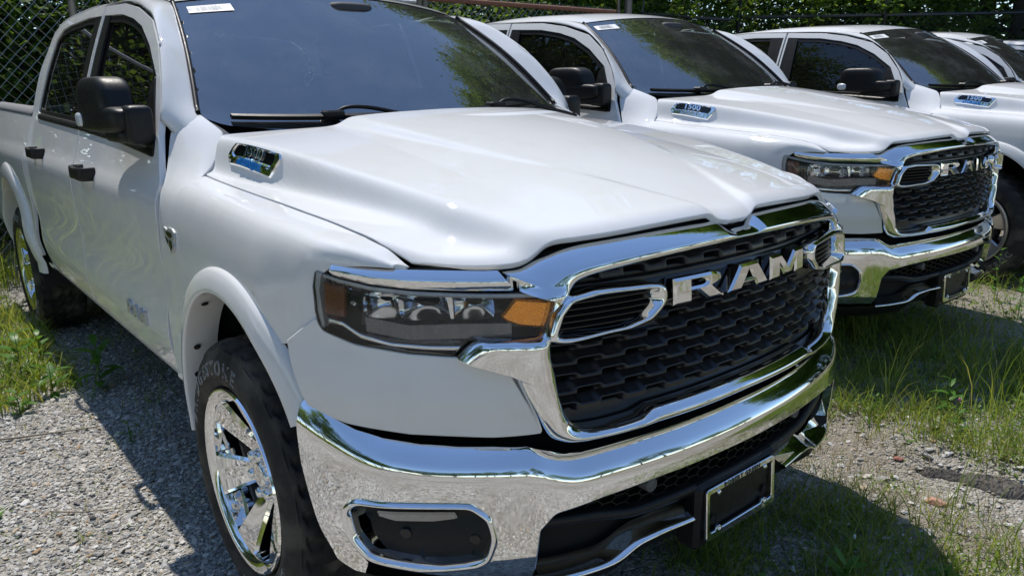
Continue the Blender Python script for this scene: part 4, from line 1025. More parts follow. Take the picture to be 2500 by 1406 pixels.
# added dark sheets behind the panels: no light leaks, the gaps read dark
ys = np.linspace(-.93, .93, 50); sv = np.sign(ys)*s_of_y(np.abs(ys)); P = np.array([front(np.stack([sv, np.full(50, z_)], 1), -.10)+[0, 0, 0] for z_ in (.34, .5, .7, .9, 1.03, 1.045)])
v, f = grid(P.transpose(1, 0, 2)); mk('nose_backing', v, f, M['void'], TR)
xs = np.linspace(-.34, .60, 20)
P = []
for x in xs: P.append([fender(np.array([[x, u]]))[0]+[0, .022, -.004] for u in (-.13, -.06, 0, .05, .15, .20 if abs(x) < .45 else .4)])
v, f = grid(np.array(P)); v[:, 2] -= .016; both('fender_backing', v, f, M['void'], TR)
P = np.array([[(x, y, float(hood_z(x, y))-.07) for y in np.linspace(-.80, .80, 15)] for x in np.linspace(-.35, .80, 10)]); P[-1, :, 0] -= .4*(P[-1, :, 1])**2; v, f = grid(P); mk('hood_backing', v, f, M['void'], TR)
xs = np.linspace(-.50, -3.0, 24); P = np.array([[side(np.array([[x, z]]), -.030)[0] for z in (.50, .7, .9, 1.05, 1.14 if x > -.66 else 1.24)] for x in xs]); v, f = grid(P); both('door_backing', v, f, M['gap'], TR)

# --- cabin: dash, seats, wheel, headliner
v, f = sbox((-.78, 0, 1.24), (.55, 1.56, .22), 5, 14); DS = mk('dashboard', v, f, M['dash'], TR)
v, f = sbox((-.70, .40, 1.345), (.30, .42, .07), 2.6, 12); mk('instrument_hood', v, f, M['grey'], DS)
for yc in (-.40, .40):
    v, f = join(sbox((-1.78, yc, 1.20), (.18, .52, .70), 4, 12), sbox((-1.52, yc, .88), (.55, .52, .18), 4, 10))
    S_ = mk('seat', v, f, M['seat'], TR); v, f = sbox((-1.80, yc, 1.635), (.13, .27, .20), 3.5, 12); mk('headrest', v, f, M['seat'], S_)
v, f = sbox((-2.68, 0, 1.10), (.20, 1.4, .75), 5, 10); mk('rear_bench', v, f, M['seat'], TR)
th = np.arange(32)*2*math.pi/32; c_ = np.array([-1.10, .40, 1.27]); e1 = np.array([0, 1, 0]); e2 = np.array([-.35, 0, .94])
v, f = tube(c_+.185*(np.cos(th)[:, None]*e1+np.sin(th)[:, None]*e2), .016, 8, closed=True); v2, f2 = sbox(tuple(c_+[.03, 0, 0]), (.06, .30, .08), 3, 8)
mk('steering_wheel', *join((v, f), (v2, f2)), M['dash'], TR)
P = roof(np.stack(np.meshgrid(np.linspace(-1.2, -2.9, 10), np.linspace(-.62, .62, 9), indexing='ij'), -1).reshape(-1, 2)).reshape(10, 9, 3)-[0, 0, .035]; v, f = grid(P); mk('headliner', v, [tuple(reversed(q)) for q in f], M['head'], TR)
v, f = sbox((-1.03, 0, 1.775), (.14, .20, .06), 4, 10); mk('mirror_camera_pod', v, f, M['dash'], TR)
v, f = sbox((-1.06, .0, 1.69), (.04, .25, .075), 4, 10); mk('rear_view_mirror', v, f, M['dash'], TR)

# --- wheels
def make_wheel(xc, zc=.372, steer=0.0, side_sign=-1):
    Yo = .988                                     # outer sidewall
    prof = []                                     # tyre, y measured inwards from the sidewall
    R = .396; pr = [(.262, .030), (.270, .016), (.285, .006), (.310, .000), (.335, .003), (.352, .010), (.366, .017), (.376, .020), (.385, .027), (.392, .042), (.3955, .060), (.3962, .10), (.3962, .137), (.3962, .174), (.3955, .214), (.392, .232), (.380, .250), (.350, .268), (.30, .272), (.26, .262)]
    nt = 216; th = np.arange(nt)*2*math.pi/nt
    nt_prof = open_spline(pr, 3); P = np.zeros((nt, len(nt_prof), 3))
    for i, t in enumerate(th):
        for j, (r, o) in enumerate(nt_prof):
            if r > .374 and .018 < o < .255:
                ph = (i+ (2 if .10 < o < .174 else 0)+int(o*28)) % 6
                g = .014 if ph < 2 else 0
                for gy in (.088, .137, .186):
                    if abs(o-gy) < .007: g = .011
                if r < .386: g = .007 if (i % 12) < 5 else 0
                r = r-g
            P[i, j] = (r*math.cos(t), o-.137, r*math.sin(t))
    tv, tf = grid(P, closed_u=True)
    return (tv, [tuple(q) for q in tf])
tyre = make_wheel(0)
# rim: six flat spokes with bevelled flanks; grid lines follow the spoke edges
R_ = np.r_[.024, .050, .066, .072, .080, .090, .096, np.linspace(.11, .215, 8), .224, .230, .236]
def dish(r): return .024+.064*np.clip((.232-r)/.150, 0, 1)**1.1
def cols(r):
    u = np.clip((r-.08)/.15, 0, 1); h = min(.026+.030*u**1.3, r*.40); mid = math.pi/6*r
    b = min(.009, (mid-h)*.25); e = h+b; w = e+min(.003, (mid-e)*.2); return [0, h*.5, h, e, w, w+(mid-w)*.33, w+(mid-w)*.66, mid]
def dep(c, r):
    d = float(dish(r)); inw = .094 < r < .226
    if c <= 1: return d-.0
    if c == 2: return d
    if c == 3: return d+(.010 if r > .085 and r < .228 else 0)
    return d+.075 if inw else d+(.006 if .085 < r < .228 else 0)
ring = []; 
for r in R_:
    row = []; c_ = cols(r)
    for k in range(6):
        for j, sg in [(7-i, -1) for i in range(0, 7)]+[(0, 1)]+[(i, 1) for i in range(1, 7)]:
            a = (k+.5)*math.pi/3+sg*c_[j]/r; row.append((r*math.cos(a), dep(j, r)-.137, r*math.sin(a), j))
    ring.append(row)
ring = np.array(ring); nR, nC = ring.shape[:2]; rv = ring[..., :3].reshape(-1, 3); rf = []
for i in range(nR-1):
    for j in range(nC):
        j2 = (j+1) % nC; ja, jb = ring[i, j, 3], ring[i, j2, 3]
        if min(ja, jb) >= 4 and R_[i] > .0945 and R_[i+1] < .2255: continue
        a, b_, c2, d2 = i*nC+j, i*nC+j2, (i+1)*nC+j2, (i+1)*nC+j; rf.append((a, d2, c2, b_))
lip = lathe([(.233, -.101), (.236, -.112), (.241, -.119), (.247, -.125), (.253, -.129), (.258, -.131), (.262, -.130), (.265, -.124), (.263, -.115), (.257, -.10)], 120)
cap0 = lathe([(.030, -.052), (.0005, -.050)], 24)
rv, rf = join((rv, rf), (lip[0], [tuple(reversed(q)) for q in lip[1]]), (cap0[0], [tuple(reversed(q)) for q in cap0[1]]))
barrel = lathe([(.243, -.085), (.235, -.05), (.228, .02), (.230, .11)], 72)
def place_wheel(xc, mat):
    out = []
    for sgn in (-1, 1):
        T = Matrix.Translation((xc, sgn*.863, .378))
        if sgn > 0: T = T@Matrix.Rotation(math.pi, 4, 'Z')
        T = T@Matrix.Rotation(.22, 4, 'Y')@Matrix.Scale(1.025, 4)
        w = mk('wheel', rv, rf, mat, TR); w.matrix_world = T
        w.data.set_sharp_from_angle(angle=math.radians(24))
        ty = mk('tyre', tyre[0], tyre[1], M['rubber'], w, True)
        b_ = mk('rim_barrel', barrel[0], barrel[1], M['steel'], w)
        v, f = lathe([(.17, -.035), (.175, -.02), (.175, -.005), (.06, 0), (.0005, 0)], 48); mk('brake_disc', v, f, M['steel'], w)
        v, f = lathe([(.040, -.050), (.038, -.066), (.034, -.074), (.031, -.0735), (.0005, -.0765)], 32); mk('centre_cap', v, f, M['chrome2'], w)
        for k in range(6):
            a = (k+.5)*math.pi/3
            v, f = lathe([(.0150, -.045), (.0150, -.072), (.0115, -.079), (.0005, -.081)], 12); v = v+[.062*math.cos(a), 0, .062*math.sin(a)]; mk('lug_nut', v, f, M['chrome2'], w)
        # raised outline lettering on the sidewall
        for s_, ang, rad in (('BRIDGESTONE', math.radians(134), .306), ('DUELER A/T', math.radians(312), .306)):
            v, f = text_mesh(s_, .055, outline=.0011, spacing=1.40)
            aa = ang-v[:, 0]/rad; r_ = rad+v[:, 1]
            oo = np.interp(r_, nt_r, nt_o)
            q = np.stack([r_*np.cos(aa), oo-.1378-v[:, 2], r_*np.sin(aa)], 1); mk('sidewall_lettering', q, f, M['letter'], w, False)
        out.append(w)
    return out
nt_r = np.array([.262, .270, .285, .310, .335, .352, .366]); nt_o = np.array([.030, .016, .006, .000, .003, .010, .017])
WHEELS = place_wheel(0.0, M['chrome'])+place_wheel(RX, M['chrome'])

# --- hood badges "1500"
def badge_frame(cx, cy_):
    """local frame on the hood flank (passenger side)"""
    A_ = np.array([-.317, -.827, 1.240]); B_ = np.array([-.262, -.803, 1.293]); C_ = np.array([-.001, -.762, 1.274]); D_ = np.array([-.043, -.795, 1.213])
    return A_, B_, C_, D_
A_, B_, C_, D_ = badge_frame(0, 0)
ctr = (A_+B_+C_+D_)/4; ex_ = ((C_+D_)-(A_+B_)); ex_ /= np.linalg.norm(ex_); ey_ = ((B_+C_)-(A_+D_)); ey_ -= ex_*(ey_@ex_); ey_ /= np.linalg.norm(ey_); ez_ = np.cross(ex_, ey_)
def bp(uv, h):
    q = ctr+uv[:, :1]*ex_+uv[:, 1:2]*ey_; q[:, 2] = hood_z(q[:, 0], q[:, 1])
    return q+np.asarray(h).reshape(-1, 1)*ez_
hw, hh = .138, .0335
bo_ = fillet([(-hw, -.012, .012), (-hw+.030, hh, .012), (hw-.010, hh, .014), (hw, hh*.45, .01), (hw-.036, -hh, .012), (-hw+.018, -hh, .012)], .01, 4)
bi_ = fillet([(-hw+.026, -.004, .006), (-hw+.042, hh-.010, .006), (hw-.036, hh-.010, .008), (hw-.030, hh*.30, .006), (hw-.044, -.006, .006), (-hw+.040, -.010, .004)], .006, 3)
sg_b = []
def both_b(name, v, f, mat, parents=None, smooth=False): return both(name, v, f, mat, TR if parents is None else None, smooth=smooth, parents=parents)
v, f = solid2d(bo_, lambda q, h: bp(q, np.full(len(q), h-.006)), .0125, .004, [bi_]); BG = both_b('hood_badge', v, f, M['chrome'])
v, f = solid2d(resample(bi_, .006), lambda q, h: bp(q, np.full(len(q), h-.006)), .0075, 0); both_b('badge_recess', v, f, M['gloss'], BG)
def badge_text(s_, size, dx, dy, mat, name, h=.004, bold=.0012, sp=1.1, mir=True):
    v, f = text_mesh(s_, size, .0022, spacing=sp, bold=bold, bevel=.0006)
    a = mk(name, bp(v[:, :2]*[1.18, 1]+[dx, dy], h+v[:, 2]), f, mat, BG[0], False)
    v2 = v*[-1, 1, 1]; q = bp(v2[:, :2]*[1.18, 1]+[dx*1.0, dy], h+v[:, 2])*FLIP
    # text must read correctly on the other side as well
    b = mk(name, q, f, mat, BG[1], False)
    return a, b
badge_text('1500', .040, -.004, -.0035, M['chrome2'], 'numerals', .0035)
ET = badge_text('eTORQUE', .021, -.012, -.0275, M['blue'], 'engine_name', .0075, .0006, 1.1)
# --- door emblem letters and fender emblem
def side_text(s_, size, xc, zc_, mat, name, parents, off=.004, xs=1.0, bold=.001, depth=.003, sp=1.1):
    v, f = text_mesh(s_, size, depth, spacing=sp, bold=bold, bevel=.0006)
    res = []
    for sgn, pa in ((-1, parents[0]), (1, parents[1])):
        x = xc+v[:, 0]*xs*(1 if sgn < 0 else -1); z = zc_+v[:, 1]; y = side_y(x, z)+off+v[:, 2]
        res.append(mk(name, np.stack([x, sgn*y, z], 1), f, mat, pa, False))
    return res
side_text('RAM', .066, -.93, .655, M['emblem'], 'door_emblem', DOOR['front_door'], .004, 1.75, .002, .005, 1.15)
# fender emblem: a horned shield in relief
def emb_side(uv, h): return fender(np.stack([uv[:, 0], _zc(uv[:, 0])-uv[:, 1]], 1))+np.array([0, -1., 0])*h
xc, zc_ = -.398, 1.022
sh = [(-.055, .02), (-.05, .036), (-.02, .030), (.0, .040), (.035, .040), (.060, .030), (.064, .010), (.052, -.004), (.058, -.018), (.048, -.034), (.036, -.030), (.030, -.044), (.012, -.046), (.004, -.030), (-.014, -.026), (-.020, -.008), (-.05, .004), (-.040, .012)]
v, f = solid2d(np.array([(xc+a*.95, zc_+b*.92) for a, b in sh]), emb_side, .006, .002); EM = both('fender_emblem', v, f, M['emblem'], TR, smooth=False)
for pts in ([(-.03, .024), (.0, .026), (.03, .026), (.04, .014), (.02, .006), (-.01, .012)], [(.005, .0), (.028, -.002), (.034, -.020), (.018, -.036), (.006, -.02)], [(-.030, .006), (-.008, .0), (-.008, -.014), (-.014, -.016)]):
    v, f = solid2d(np.array([(xc+a*.95, zc_+b*.92) for a, b in pts]), emb_side, .0075, .0005); both('emblem_relief', v, f, M['gloss'], None, smooth=False, parents=EM)
# ---------------------------------------------------------------- the row of trucks
def copy_tree(o, parent=None):
    c = o.copy(); COL.objects.link(c); c.parent = parent
    if parent is not None: c.matrix_parent_inverse = o.matrix_parent_inverse.copy()
    for ch in list(o.children): copy_tree(ch, c)
    return c
GROUND = -.024
TR['category'] = 'truck'; TR['group'] = 'white pickups parked in a row'
TR['label'] = 'nearest white pickup truck with chrome grille filling the foreground'
poses = [((-.453, 2.627, .066), -.023, -.005, 'second white pickup from the camera, just behind the nearest one'),
         ((-.010, 5.361, .070), -.060, -.008, 'third white pickup from the camera, with silver front wheel in view'),
         ((-.248, 7.950, .103), .155, -.023, 'fourth white pickup, cut off by the right edge of the picture'),
         ((-.35, 10.75, .10), .10, .0, 'farthest white pickup at the right edge, only roof and door pillar showing')]
TRUCKS = [TR]
for (x, y, z), yaw, pit, lab in poses:
    t = copy_tree(TR); t['label'] = lab
    m = Matrix.Translation((x, y, z))@Matrix.Rotation(yaw, 4, 'Z')@Matrix.Translation((-1.8, 0, 0))@Matrix.Rotation(-pit, 4, 'Y')@Matrix.Translation((1.8, 0, 0))
    t.matrix_world = m; TRUCKS.append(t)
def own_mat(o, mat):
    o.material_slots[0].link = 'OBJECT'; o.material_slots[0].material = mat
for t in TRUCKS[2:3]:
    for w in t.children:
        if w.name.startswith('wheel') and not w.name.startswith('wheel_well'): own_mat(w, M['alloy'])
for o in TRUCKS[1].children:
    if o.name.startswith('hood_badge'):
        for c in o.children:
            if c.name.startswith('engine_name'): own_mat(c, M['chrome2'])
# ---------------------------------------------------------------- ground
def vnoise(x, y, seed, f):
    """cheap smooth noise from summed sines"""
    r = np.random.default_rng(seed); o = np.zeros_like(x)
    for k in range(6):
        a = r.uniform(0, 6.28); w = f*r.uniform(.7, 1.6); p = r.uniform(0, 6.28); o += np.sin((x*math.cos(a)+y*math.sin(a))*w+p)
    return o/6
def ground_z(x, y):
    x = np.asarray(x, float); y = np.asarray(y, float)
    z = GROUND+.066*sstep(1.15, 1.65, y)+.03*sstep(6.2, 6.9, y)
    z = z+.012*vnoise(x, y, 3, 2.2)+.006*vnoise(x, y, 4, 7)
    # eroded lip and washed channel between the first two trucks
    d = (y-(1.33+.22*(x-1.0)))
    z = z+.030*np.exp(-((d-.10)/.10)**2)*sstep(.55, .8, x)*sstep(2.2, 1.6, x)-.022*np.exp(-((d+.12)/.13)**2)*sstep(.5, .9, x)
    z = z+.010*vnoise(x, y, 9, 16)*sstep(.3, 1.0, y)
    far = sstep(9, 16, np.hypot(x, y)); return z*(1-far)+far*GROUND
def soil_mat():
    m, n, l, b = new_mat('gravel_soil'); b.inputs['Roughness'].default_value = .95; b.inputs['Specular IOR Level'].default_value = .2
    tc = n.new('ShaderNodeTexCoord')
    def noise(s, d=6, r=.6):
        t = n.new('ShaderNodeTexNoise'); t.inputs['Scale'].default_value = s; t.inputs['Detail'].default_value = d; t.inputs['Roughness'].default_value = r; l.new(tc.outputs['Object'], t.inputs['Vector']); return t
    vo = n.new('ShaderNodeTexVoronoi'); vo.inputs['Scale'].default_value = 55; l.new(tc.outputs['Object'], vo.inputs['Vector'])
    vo2 = n.new('ShaderNodeTexVoronoi'); vo2.inputs['Scale'].default_value = 120; l.new(tc.outputs['Object'], vo2.inputs['Vector'])
    cr = n.new('ShaderNodeValToRGB'); e = cr.color_ramp.elements
    e[0].position = .0; e[0].color = (.21, .20, .175, 1); e[1].position = 1; e[1].color = (.58, .56, .52, 1)
    e.new(.35).color = (.37, .355, .315, 1); e.new(.7).color = (.48, .46, .42, 1)
    sx = n.new('ShaderNodeSeparateColor'); l.new(vo.outputs['Color'], sx.inputs[0]); l.new(sx.outputs[0], cr.inputs[0])
    big = noise(.9, 5); mr = n.new('ShaderNodeMapRange'); mr.inputs[1].default_value = .42; mr.inputs[2].default_value = .62; l.new(big.outputs[0], mr.inputs[0])
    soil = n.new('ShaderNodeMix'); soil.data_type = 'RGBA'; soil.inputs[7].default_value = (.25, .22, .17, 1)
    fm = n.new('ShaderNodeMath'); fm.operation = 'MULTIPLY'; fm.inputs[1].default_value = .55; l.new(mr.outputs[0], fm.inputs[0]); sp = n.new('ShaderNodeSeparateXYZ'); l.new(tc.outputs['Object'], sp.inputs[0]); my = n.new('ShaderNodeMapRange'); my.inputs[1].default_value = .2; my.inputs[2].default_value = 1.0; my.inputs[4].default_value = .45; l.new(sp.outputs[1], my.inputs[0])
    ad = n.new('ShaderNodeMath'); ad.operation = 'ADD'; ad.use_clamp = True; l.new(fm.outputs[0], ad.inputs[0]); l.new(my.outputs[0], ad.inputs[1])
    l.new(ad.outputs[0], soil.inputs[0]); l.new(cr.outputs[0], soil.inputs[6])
    l.new(soil.outputs[2], b.inputs['Base Color'])
    add = n.new('ShaderNodeMath'); add.operation = 'ADD'; l.new(vo.outputs['Distance'], add.inputs[0]); l.new(vo2.outputs['Distance'], add.inputs[1])
    bp_ = n.new('ShaderNodeBump'); bp_.inputs['Strength'].default_value = .9; bp_.inputs['Distance'].default_value = .012; bp_.invert = True; l.new(add.outputs[0], bp_.inputs['Height']); l.new(bp_.outputs[0], b.inputs['Normal'])
    return m
def ground_mesh():
    def axis(a, b, fine0, fine1, df, dc):
        return np.unique(np.round(np.r_[np.arange(a, fine0, dc), np.arange(fine0, fine1, df), np.arange(fine1, b+dc, dc)], 4))
    xs = np.r_[-300, -150, -80, -40, axis(-24, 24, -3.2, 3.0, .035, .5), 40, 80, 150, 300]; ys = np.r_[-300, -150, -80, -40, axis(-24, 24, -2.4, 3.2, .035, .5), 40, 80, 150, 300]
    X, Y = np.meshgrid(xs, ys, indexing='ij'); Z = ground_z(X, Y); V = np.stack([X, Y, Z], -1).reshape(-1, 3)
    nx, ny = X.shape; i = np.arange(nx*ny).reshape(nx, ny); Q = np.stack([i[:-1, :-1], i[1:, :-1], i[1:, 1:], i[:-1, 1:]], -1).reshape(-1, 4)
    return V, Q
v, f = ground_mesh(); g = mk_fast('ground', v, f, soil_mat(), None, True); g['kind'] = 'structure'
# loose crushed stone
def ico():
    t = (1+5**.5)/2; V = np.array([(-1, t, 0), (1, t, 0), (-1, -t, 0), (1, -t, 0), (0, -1, t), (0, 1, t), (0, -1, -t), (0, 1, -t), (t, 0, -1), (t, 0, 1), (-t, 0, -1), (-t, 0, 1)], float); V /= np.linalg.norm(V[0])
    F = np.array([(0, 11, 5), (0, 5, 1), (0, 1, 7), (0, 7, 10), (0, 10, 11), (1, 5, 9), (5, 11, 4), (11, 10, 2), (10, 7, 6), (7, 1, 8), (3, 9, 4), (3, 4, 2), (3, 2, 6), (3, 6, 8), (3, 8, 9), (4, 9, 5), (2, 4, 11), (6, 2, 10), (8, 6, 7), (9, 8, 1)])
    return V, F
def stones(pos, size, flat, name, mat, rng):
    n = len(pos); V0, F0 = ico(); k = len(V0)
    V = V0[None]*(1+rng.uniform(-.34, .28, (n, k, 1)))
    V = np.sign(V)*np.abs(V)**.8
    sc = size[:, None]*np.stack([rng.uniform(.8, 1.5, n), rng.uniform(.6, 1.0, n), rng.uniform(*flat, n)], 1); V = V*sc[:, None, :]
    tilt = rng.normal(0, .28, (n, 2)); a = rng.uniform(0, 6.283, n)
    V[..., 2] += V[..., 0]*tilt[:, :1]+V[..., 1]*tilt[:, 1:]
    c, s = np.cos(a)[:, None], np.sin(a)[:, None]; x, y = V[..., 0].copy(), V[..., 1].copy(); V[..., 0] = c*x-s*y; V[..., 1] = s*x+c*y
    V = V+pos[:, None, :]
    F = (F0[None]+(np.arange(n)*k)[:, None, None]).reshape(-1, 3)
    o = mk_fast(name, V.reshape(-1, 3), F, mat, None, False); o['kind'] = 'stuff'; return o
def stone_mat():
    m, n, l, b = new_mat('crushed_stone'); b.inputs['Roughness'].default_value = .85; b.inputs['Specular IOR Level'].default_value = .3
    ge = n.new('ShaderNodeNewGeometry'); cr = n.new('ShaderNodeValToRGB'); e = cr.color_ramp.elements; cr.color_ramp.interpolation = 'LINEAR'
    e[0].position = 0; e[0].color = (.19, .185, .175, 1); e[1].position = 1; e[1].color = (.30, .21, .13, 1)
    for p, c in ((.25, (.30, .29, .275)), (.5, (.40, .39, .365)), (.72, (.50, .485, .455)), (.88, (.60, .585, .55)), (.94, (.44, .37, .28))): e.new(p).color = (*c, 1)
    l.new(ge.outputs['Random Per Island'], cr.inputs[0])
    tc = n.new('ShaderNodeTexCoord'); t = n.new('ShaderNodeTexNoise'); t.inputs['Scale'].default_value = 240; t.inputs['Detail'].default_value = 3; l.new(tc.outputs['Object'], t.inputs['Vector'])
    mx = n.new('ShaderNodeMix'); mx.data_type = 'RGBA'; mx.blend_type = 'MULTIPLY'; mx.inputs[0].default_value = .5; l.new(cr.outputs[0], mx.inputs[6]); l.new(t.outputs['Color'], mx.inputs[7])
    l.new(cr.outputs[0], b.inputs['Base Color']); return m
SM = stone_mat(); rg = np.random.default_rng(11)
def scatter(n, x0, x1, y0, y1, keep=None):
    x = rg.uniform(x0, x1, n); y = rg.uniform(y0, y1, n)
    if keep is not None: k = keep(x, y); x, y = x[k], y[k]
    return x, y
def lay(x, y, lo, hi, lift=.25):
    s = np.exp(rg.uniform(math.log(lo), math.log(hi), len(x)))*rg.choice([.8, 1, 1, 1.25], len(x)); return np.stack([x, y, ground_z(x, y)+s*lift], 1), s
near = scatter(26000, -2.1, .35, -2.2, -.45); mid = scatter(16000, -6.0, -2.1, -2.6, -.55)
keepB = lambda x, y: rg.uniform(0, 1, len(x)) < .25+.6*np.exp(-((y-(1.2+.22*(x-1.0)))/.35)**2)
rt = scatter(7500, .2, 2.4, .0, 2.6, keepB); frnt = scatter(8000, .9, 3.4, -2.6, .3)
xs = np.r_[near[0], mid[0], rt[0], frnt[0]]; ys = np.r_[near[1], mid[1], rt[1], frnt[1]]
p, s = lay(xs, ys, .0032, .0095); stones(p, s, (.28, .6), 'gravel', SM, rg)
fx, fy_ = scatter(1500, -4.5, .3, -2.3, -.6); gx_, gy_ = scatter(420, .3, 2.2, .3, 2.2)
p, s = lay(np.r_[fx, gx_], np.r_[fy_, gy_], .0095, .017, .3); stones(p, s, (.25, .5), 'coarse_gravel', SM, rg)
# crust of dark broken earth by the washed-out lip
def clod(xc, yc, L, W, H, seed, ang=.2):
    r = np.random.default_rng(seed); nx, ny = 44, 16; u = np.linspace(-1, 1, nx); w = np.linspace(-1, 1, ny); U, Wv = np.meshgrid(u, w, indexing='ij')
    h = H*np.clip(1-np.abs(U)**3-np.abs(Wv)**2.5, 0, 1)**.5*(1+.35*vnoise(U*4, Wv*3, seed, 4)); x = U*L; y = Wv*W*(1+.2*np.sin(U*5+seed))
    c, s_ = math.cos(ang), math.sin(ang); X = xc+c*x-s_*y; Y = yc+s_*x+c*y
    Z = ground_z(X, Y)-.006+h+r.uniform(-1, 1, X.shape)*.004*(h > .004)
    v, f = grid(np.stack([X, Y, Z], -1)); return v, f
earth = noise_rough(pbr('dark_crumbly_earth', (.12, .11, .098), .95, 0, .1), 40, .9, 1.0, 1.0, 160)
v, f = join(clod(1.20, 1.345, .13, .040, .030, 1, .18), clod(1.38, 1.37, .12, .045, .034, 2, -.1), clod(1.02, 1.31, .08, .025, .022, 5, .3), clod(1.52, 1.40, .07, .03, .02, 7, .1)); o = mk('earth_crust', v, f, earth, None, False); o['kind'] = 'stuff'

# ---------------------------------------------------------------- grass, weeds
def leaf_mat(name, cols, trans=.45, rough=.5, island=True):
    m = bpy.data.materials.new(name); m.use_nodes = True; n, l = m.node_tree.nodes, m.node_tree.links; n.clear()
    o = n.new('ShaderNodeOutputMaterial'); ge = n.new('ShaderNodeNewGeometry'); cr = n.new('ShaderNodeValToRGB'); e = cr.color_ramp.elements
    e[0].position = 0; e[0].color = (*cols[0], 1); e[1].position = 1; e[1].color = (*cols[-1], 1)
    for k, c in enumerate(cols[1:-1]): e.new((k+1)/(len(cols)-1)).color = (*c, 1)
    l.new(ge.outputs['Random Per Island'], cr.inputs[0])
    p = n.new('ShaderNodeBsdfPrincipled'); p.inputs['Roughness'].default_value = rough; p.inputs['Specular IOR Level'].default_value = .35; l.new(cr.outputs[0], p.inputs['Base Color'])
    t = n.new('ShaderNodeBsdfTranslucent'); hs = n.new('ShaderNodeHueSaturation'); hs.inputs['Hue'].default_value = .475; hs.inputs['Value'].default_value = 1.5; hs.inputs['Saturation'].default_value = 1.1; l.new(cr.outputs[0], hs.inputs['Color']); l.new(hs.outputs[0], t.inputs[0])
    mx = n.new('ShaderNodeMixShader'); mx.inputs[0].default_value = trans; l.new(p.outputs[0], mx.inputs[1]); l.new(t.outputs[0], mx.inputs[2]); l.new(mx.outputs[0], o.inputs[0]); return m
GRASS = leaf_mat('grass_blades', [(.10, .18, .03), (.15, .25, .035), (.22, .30, .05), (.32, .33, .09), (.11, .20, .035)], .45)
DRY = leaf_mat('dry_grass', [(.30, .24, .11), (.22, .20, .08), (.16, .18, .05)], .4)
WEED = leaf_mat('weed_leaves', [(.05, .15, .025), (.08, .20, .03), (.11, .24, .035)], .45, .4)
LEAF = leaf_mat('tree_leaves', [(.03, .07, .014), (.05, .105, .02), (.08, .15, .028), (.12, .19, .038), (.045, .095, .02)], .55, .45)
LEAF2 = leaf_mat('bright_tree_leaves', [(.07, .14, .025), (.10, .18, .03), (.14, .21, .04), (.08, .15, .025)], .55, .45)
BARK = noise_rough(pbr('bark', (.10, .085, .07), .95, 0, .2), 12, .85, 1.0, .8, 40)
def blades(x, y, h, w, lean, rng, z=None):
    """curved grass blades: 3 cross rows and a tip"""
    n = len(x); a = rng.uniform(0, 6.283, n); b = rng.uniform(0, 6.283, n); z0 = ground_z(x, y)-.004 if z is None else z
    ln = h*lean*rng.uniform(.3, 1.4, n); wx, wy = np.cos(a)*w, np.sin(a)*w; lx, ly = np.cos(b)*ln, np.sin(b)*ln
    rows = []
    for t, ww in ((0, 1), (.35, .9), (.7, .6)):
        c = np.stack([x+lx*t*t, y+ly*t*t, z0+h*(t-.18*lean*t*t)], 1); d = np.stack([wx*ww, wy*ww, np.zeros(n)], 1); rows += [c-d, c+d]
    tip = np.stack([x+lx, y+ly, z0+h*(1-.25*lean)], 1)
    V = np.stack(rows+[tip], 1); base = (np.arange(n)*7)[:, None]
    T = np.array([(0, 1, 3), (0, 3, 2), (2, 3, 5), (2, 5, 4), (4, 5, 6)])
    return V.reshape(-1, 3), (T[None]+base[:, :, None]).reshape(-1, 3)
def clumps(n, x0, x1, y0, y1, per, spread, keep=None):
    cx = rg.uniform(x0, x1, n); cy_ = rg.uniform(y0, y1, n)
    if keep is not None: k = keep(cx, cy_); cx, cy_ = cx[k], cy_[k]
    m = rg.integers(per[0], per[1], len(cx)); X = np.repeat(cx, m)+rg.normal(0, spread, m.sum()); Y = np.repeat(cy_, m)+rg.normal(0, spread, m.sum()); return X, Y
def patch(specs, name, mat):
    Vs = []; Fs = []; k = 0
    for (x, y), h, w, lean in specs:
        n = len(x); v, f = blades(x, y, rg.uniform(h[0], h[1], n), rg.uniform(w[0], w[1], n), lean, rg); Vs.append(v); Fs.append(f+k); k += len(v)
    o = mk_fast(name, np.vstack(Vs), np.vstack(Fs), mat, None, True); o['kind'] = 'stuff'; return o
shade2 = lambda x, y: (y > 1.75+.18*(x-.5)) & (y < 5)
patch([(clumps(900, -.6, 2.6, 1.45, 2.9, (6, 24), .04), (.04, .16), (.0012, .0028), .7),
       (clumps(130, .2, 2.4, 1.5, 2.6, (2, 5), .02), (.22, .42), (.0012, .0025), .45),
       (clumps(330, .3, 2.4, .1, 1.4, (5, 16), .035, lambda x, y: np.abs(y-(1.2+.22*(x-1.0))) > .16), (.02, .09), (.001, .002), .7),
       (clumps(520, .55, 2.3, -.50, 1.0, (8, 26), .05, lambda x, y: ((x-1.2)/.72)**2+((y-.38)/.55)**2 < rg.uniform(.25, 1.3, len(x))), (.05, .17), (.0012, .003), .8),
       (clumps(420, -.6, 3, 2.6, 6.5, (8, 22), .06), (.06, .22), (.0015, .003), .7),
       (clumps(22, .6, 2.2, .9, 2.0, (2, 4), .015), (.18, .34), (.0012, .0022), .4),
       (clumps(160, -5.2, -2.2, -2.6, -1.05, (6, 20), .05, lambda x, y: y < -1.0-.0*(x)), (.04, .20), (.0015, .003), .8),
       (clumps(190, -4.2, -2.15, -1.9, -1.02, (6, 18), .04), (.06, .26), (.002, .0045), .7),
       (clumps(26, -2.2, -.4, -2.0, -.9, (3, 7), .015), (.03, .10), (.001, .002), .7),
       (clumps(80, -3.2, -1.4, -1.05, -.3, (3, 9), .04), (.04, .12), (.0012, .0026), .8)], 'short_grass', GRASS)
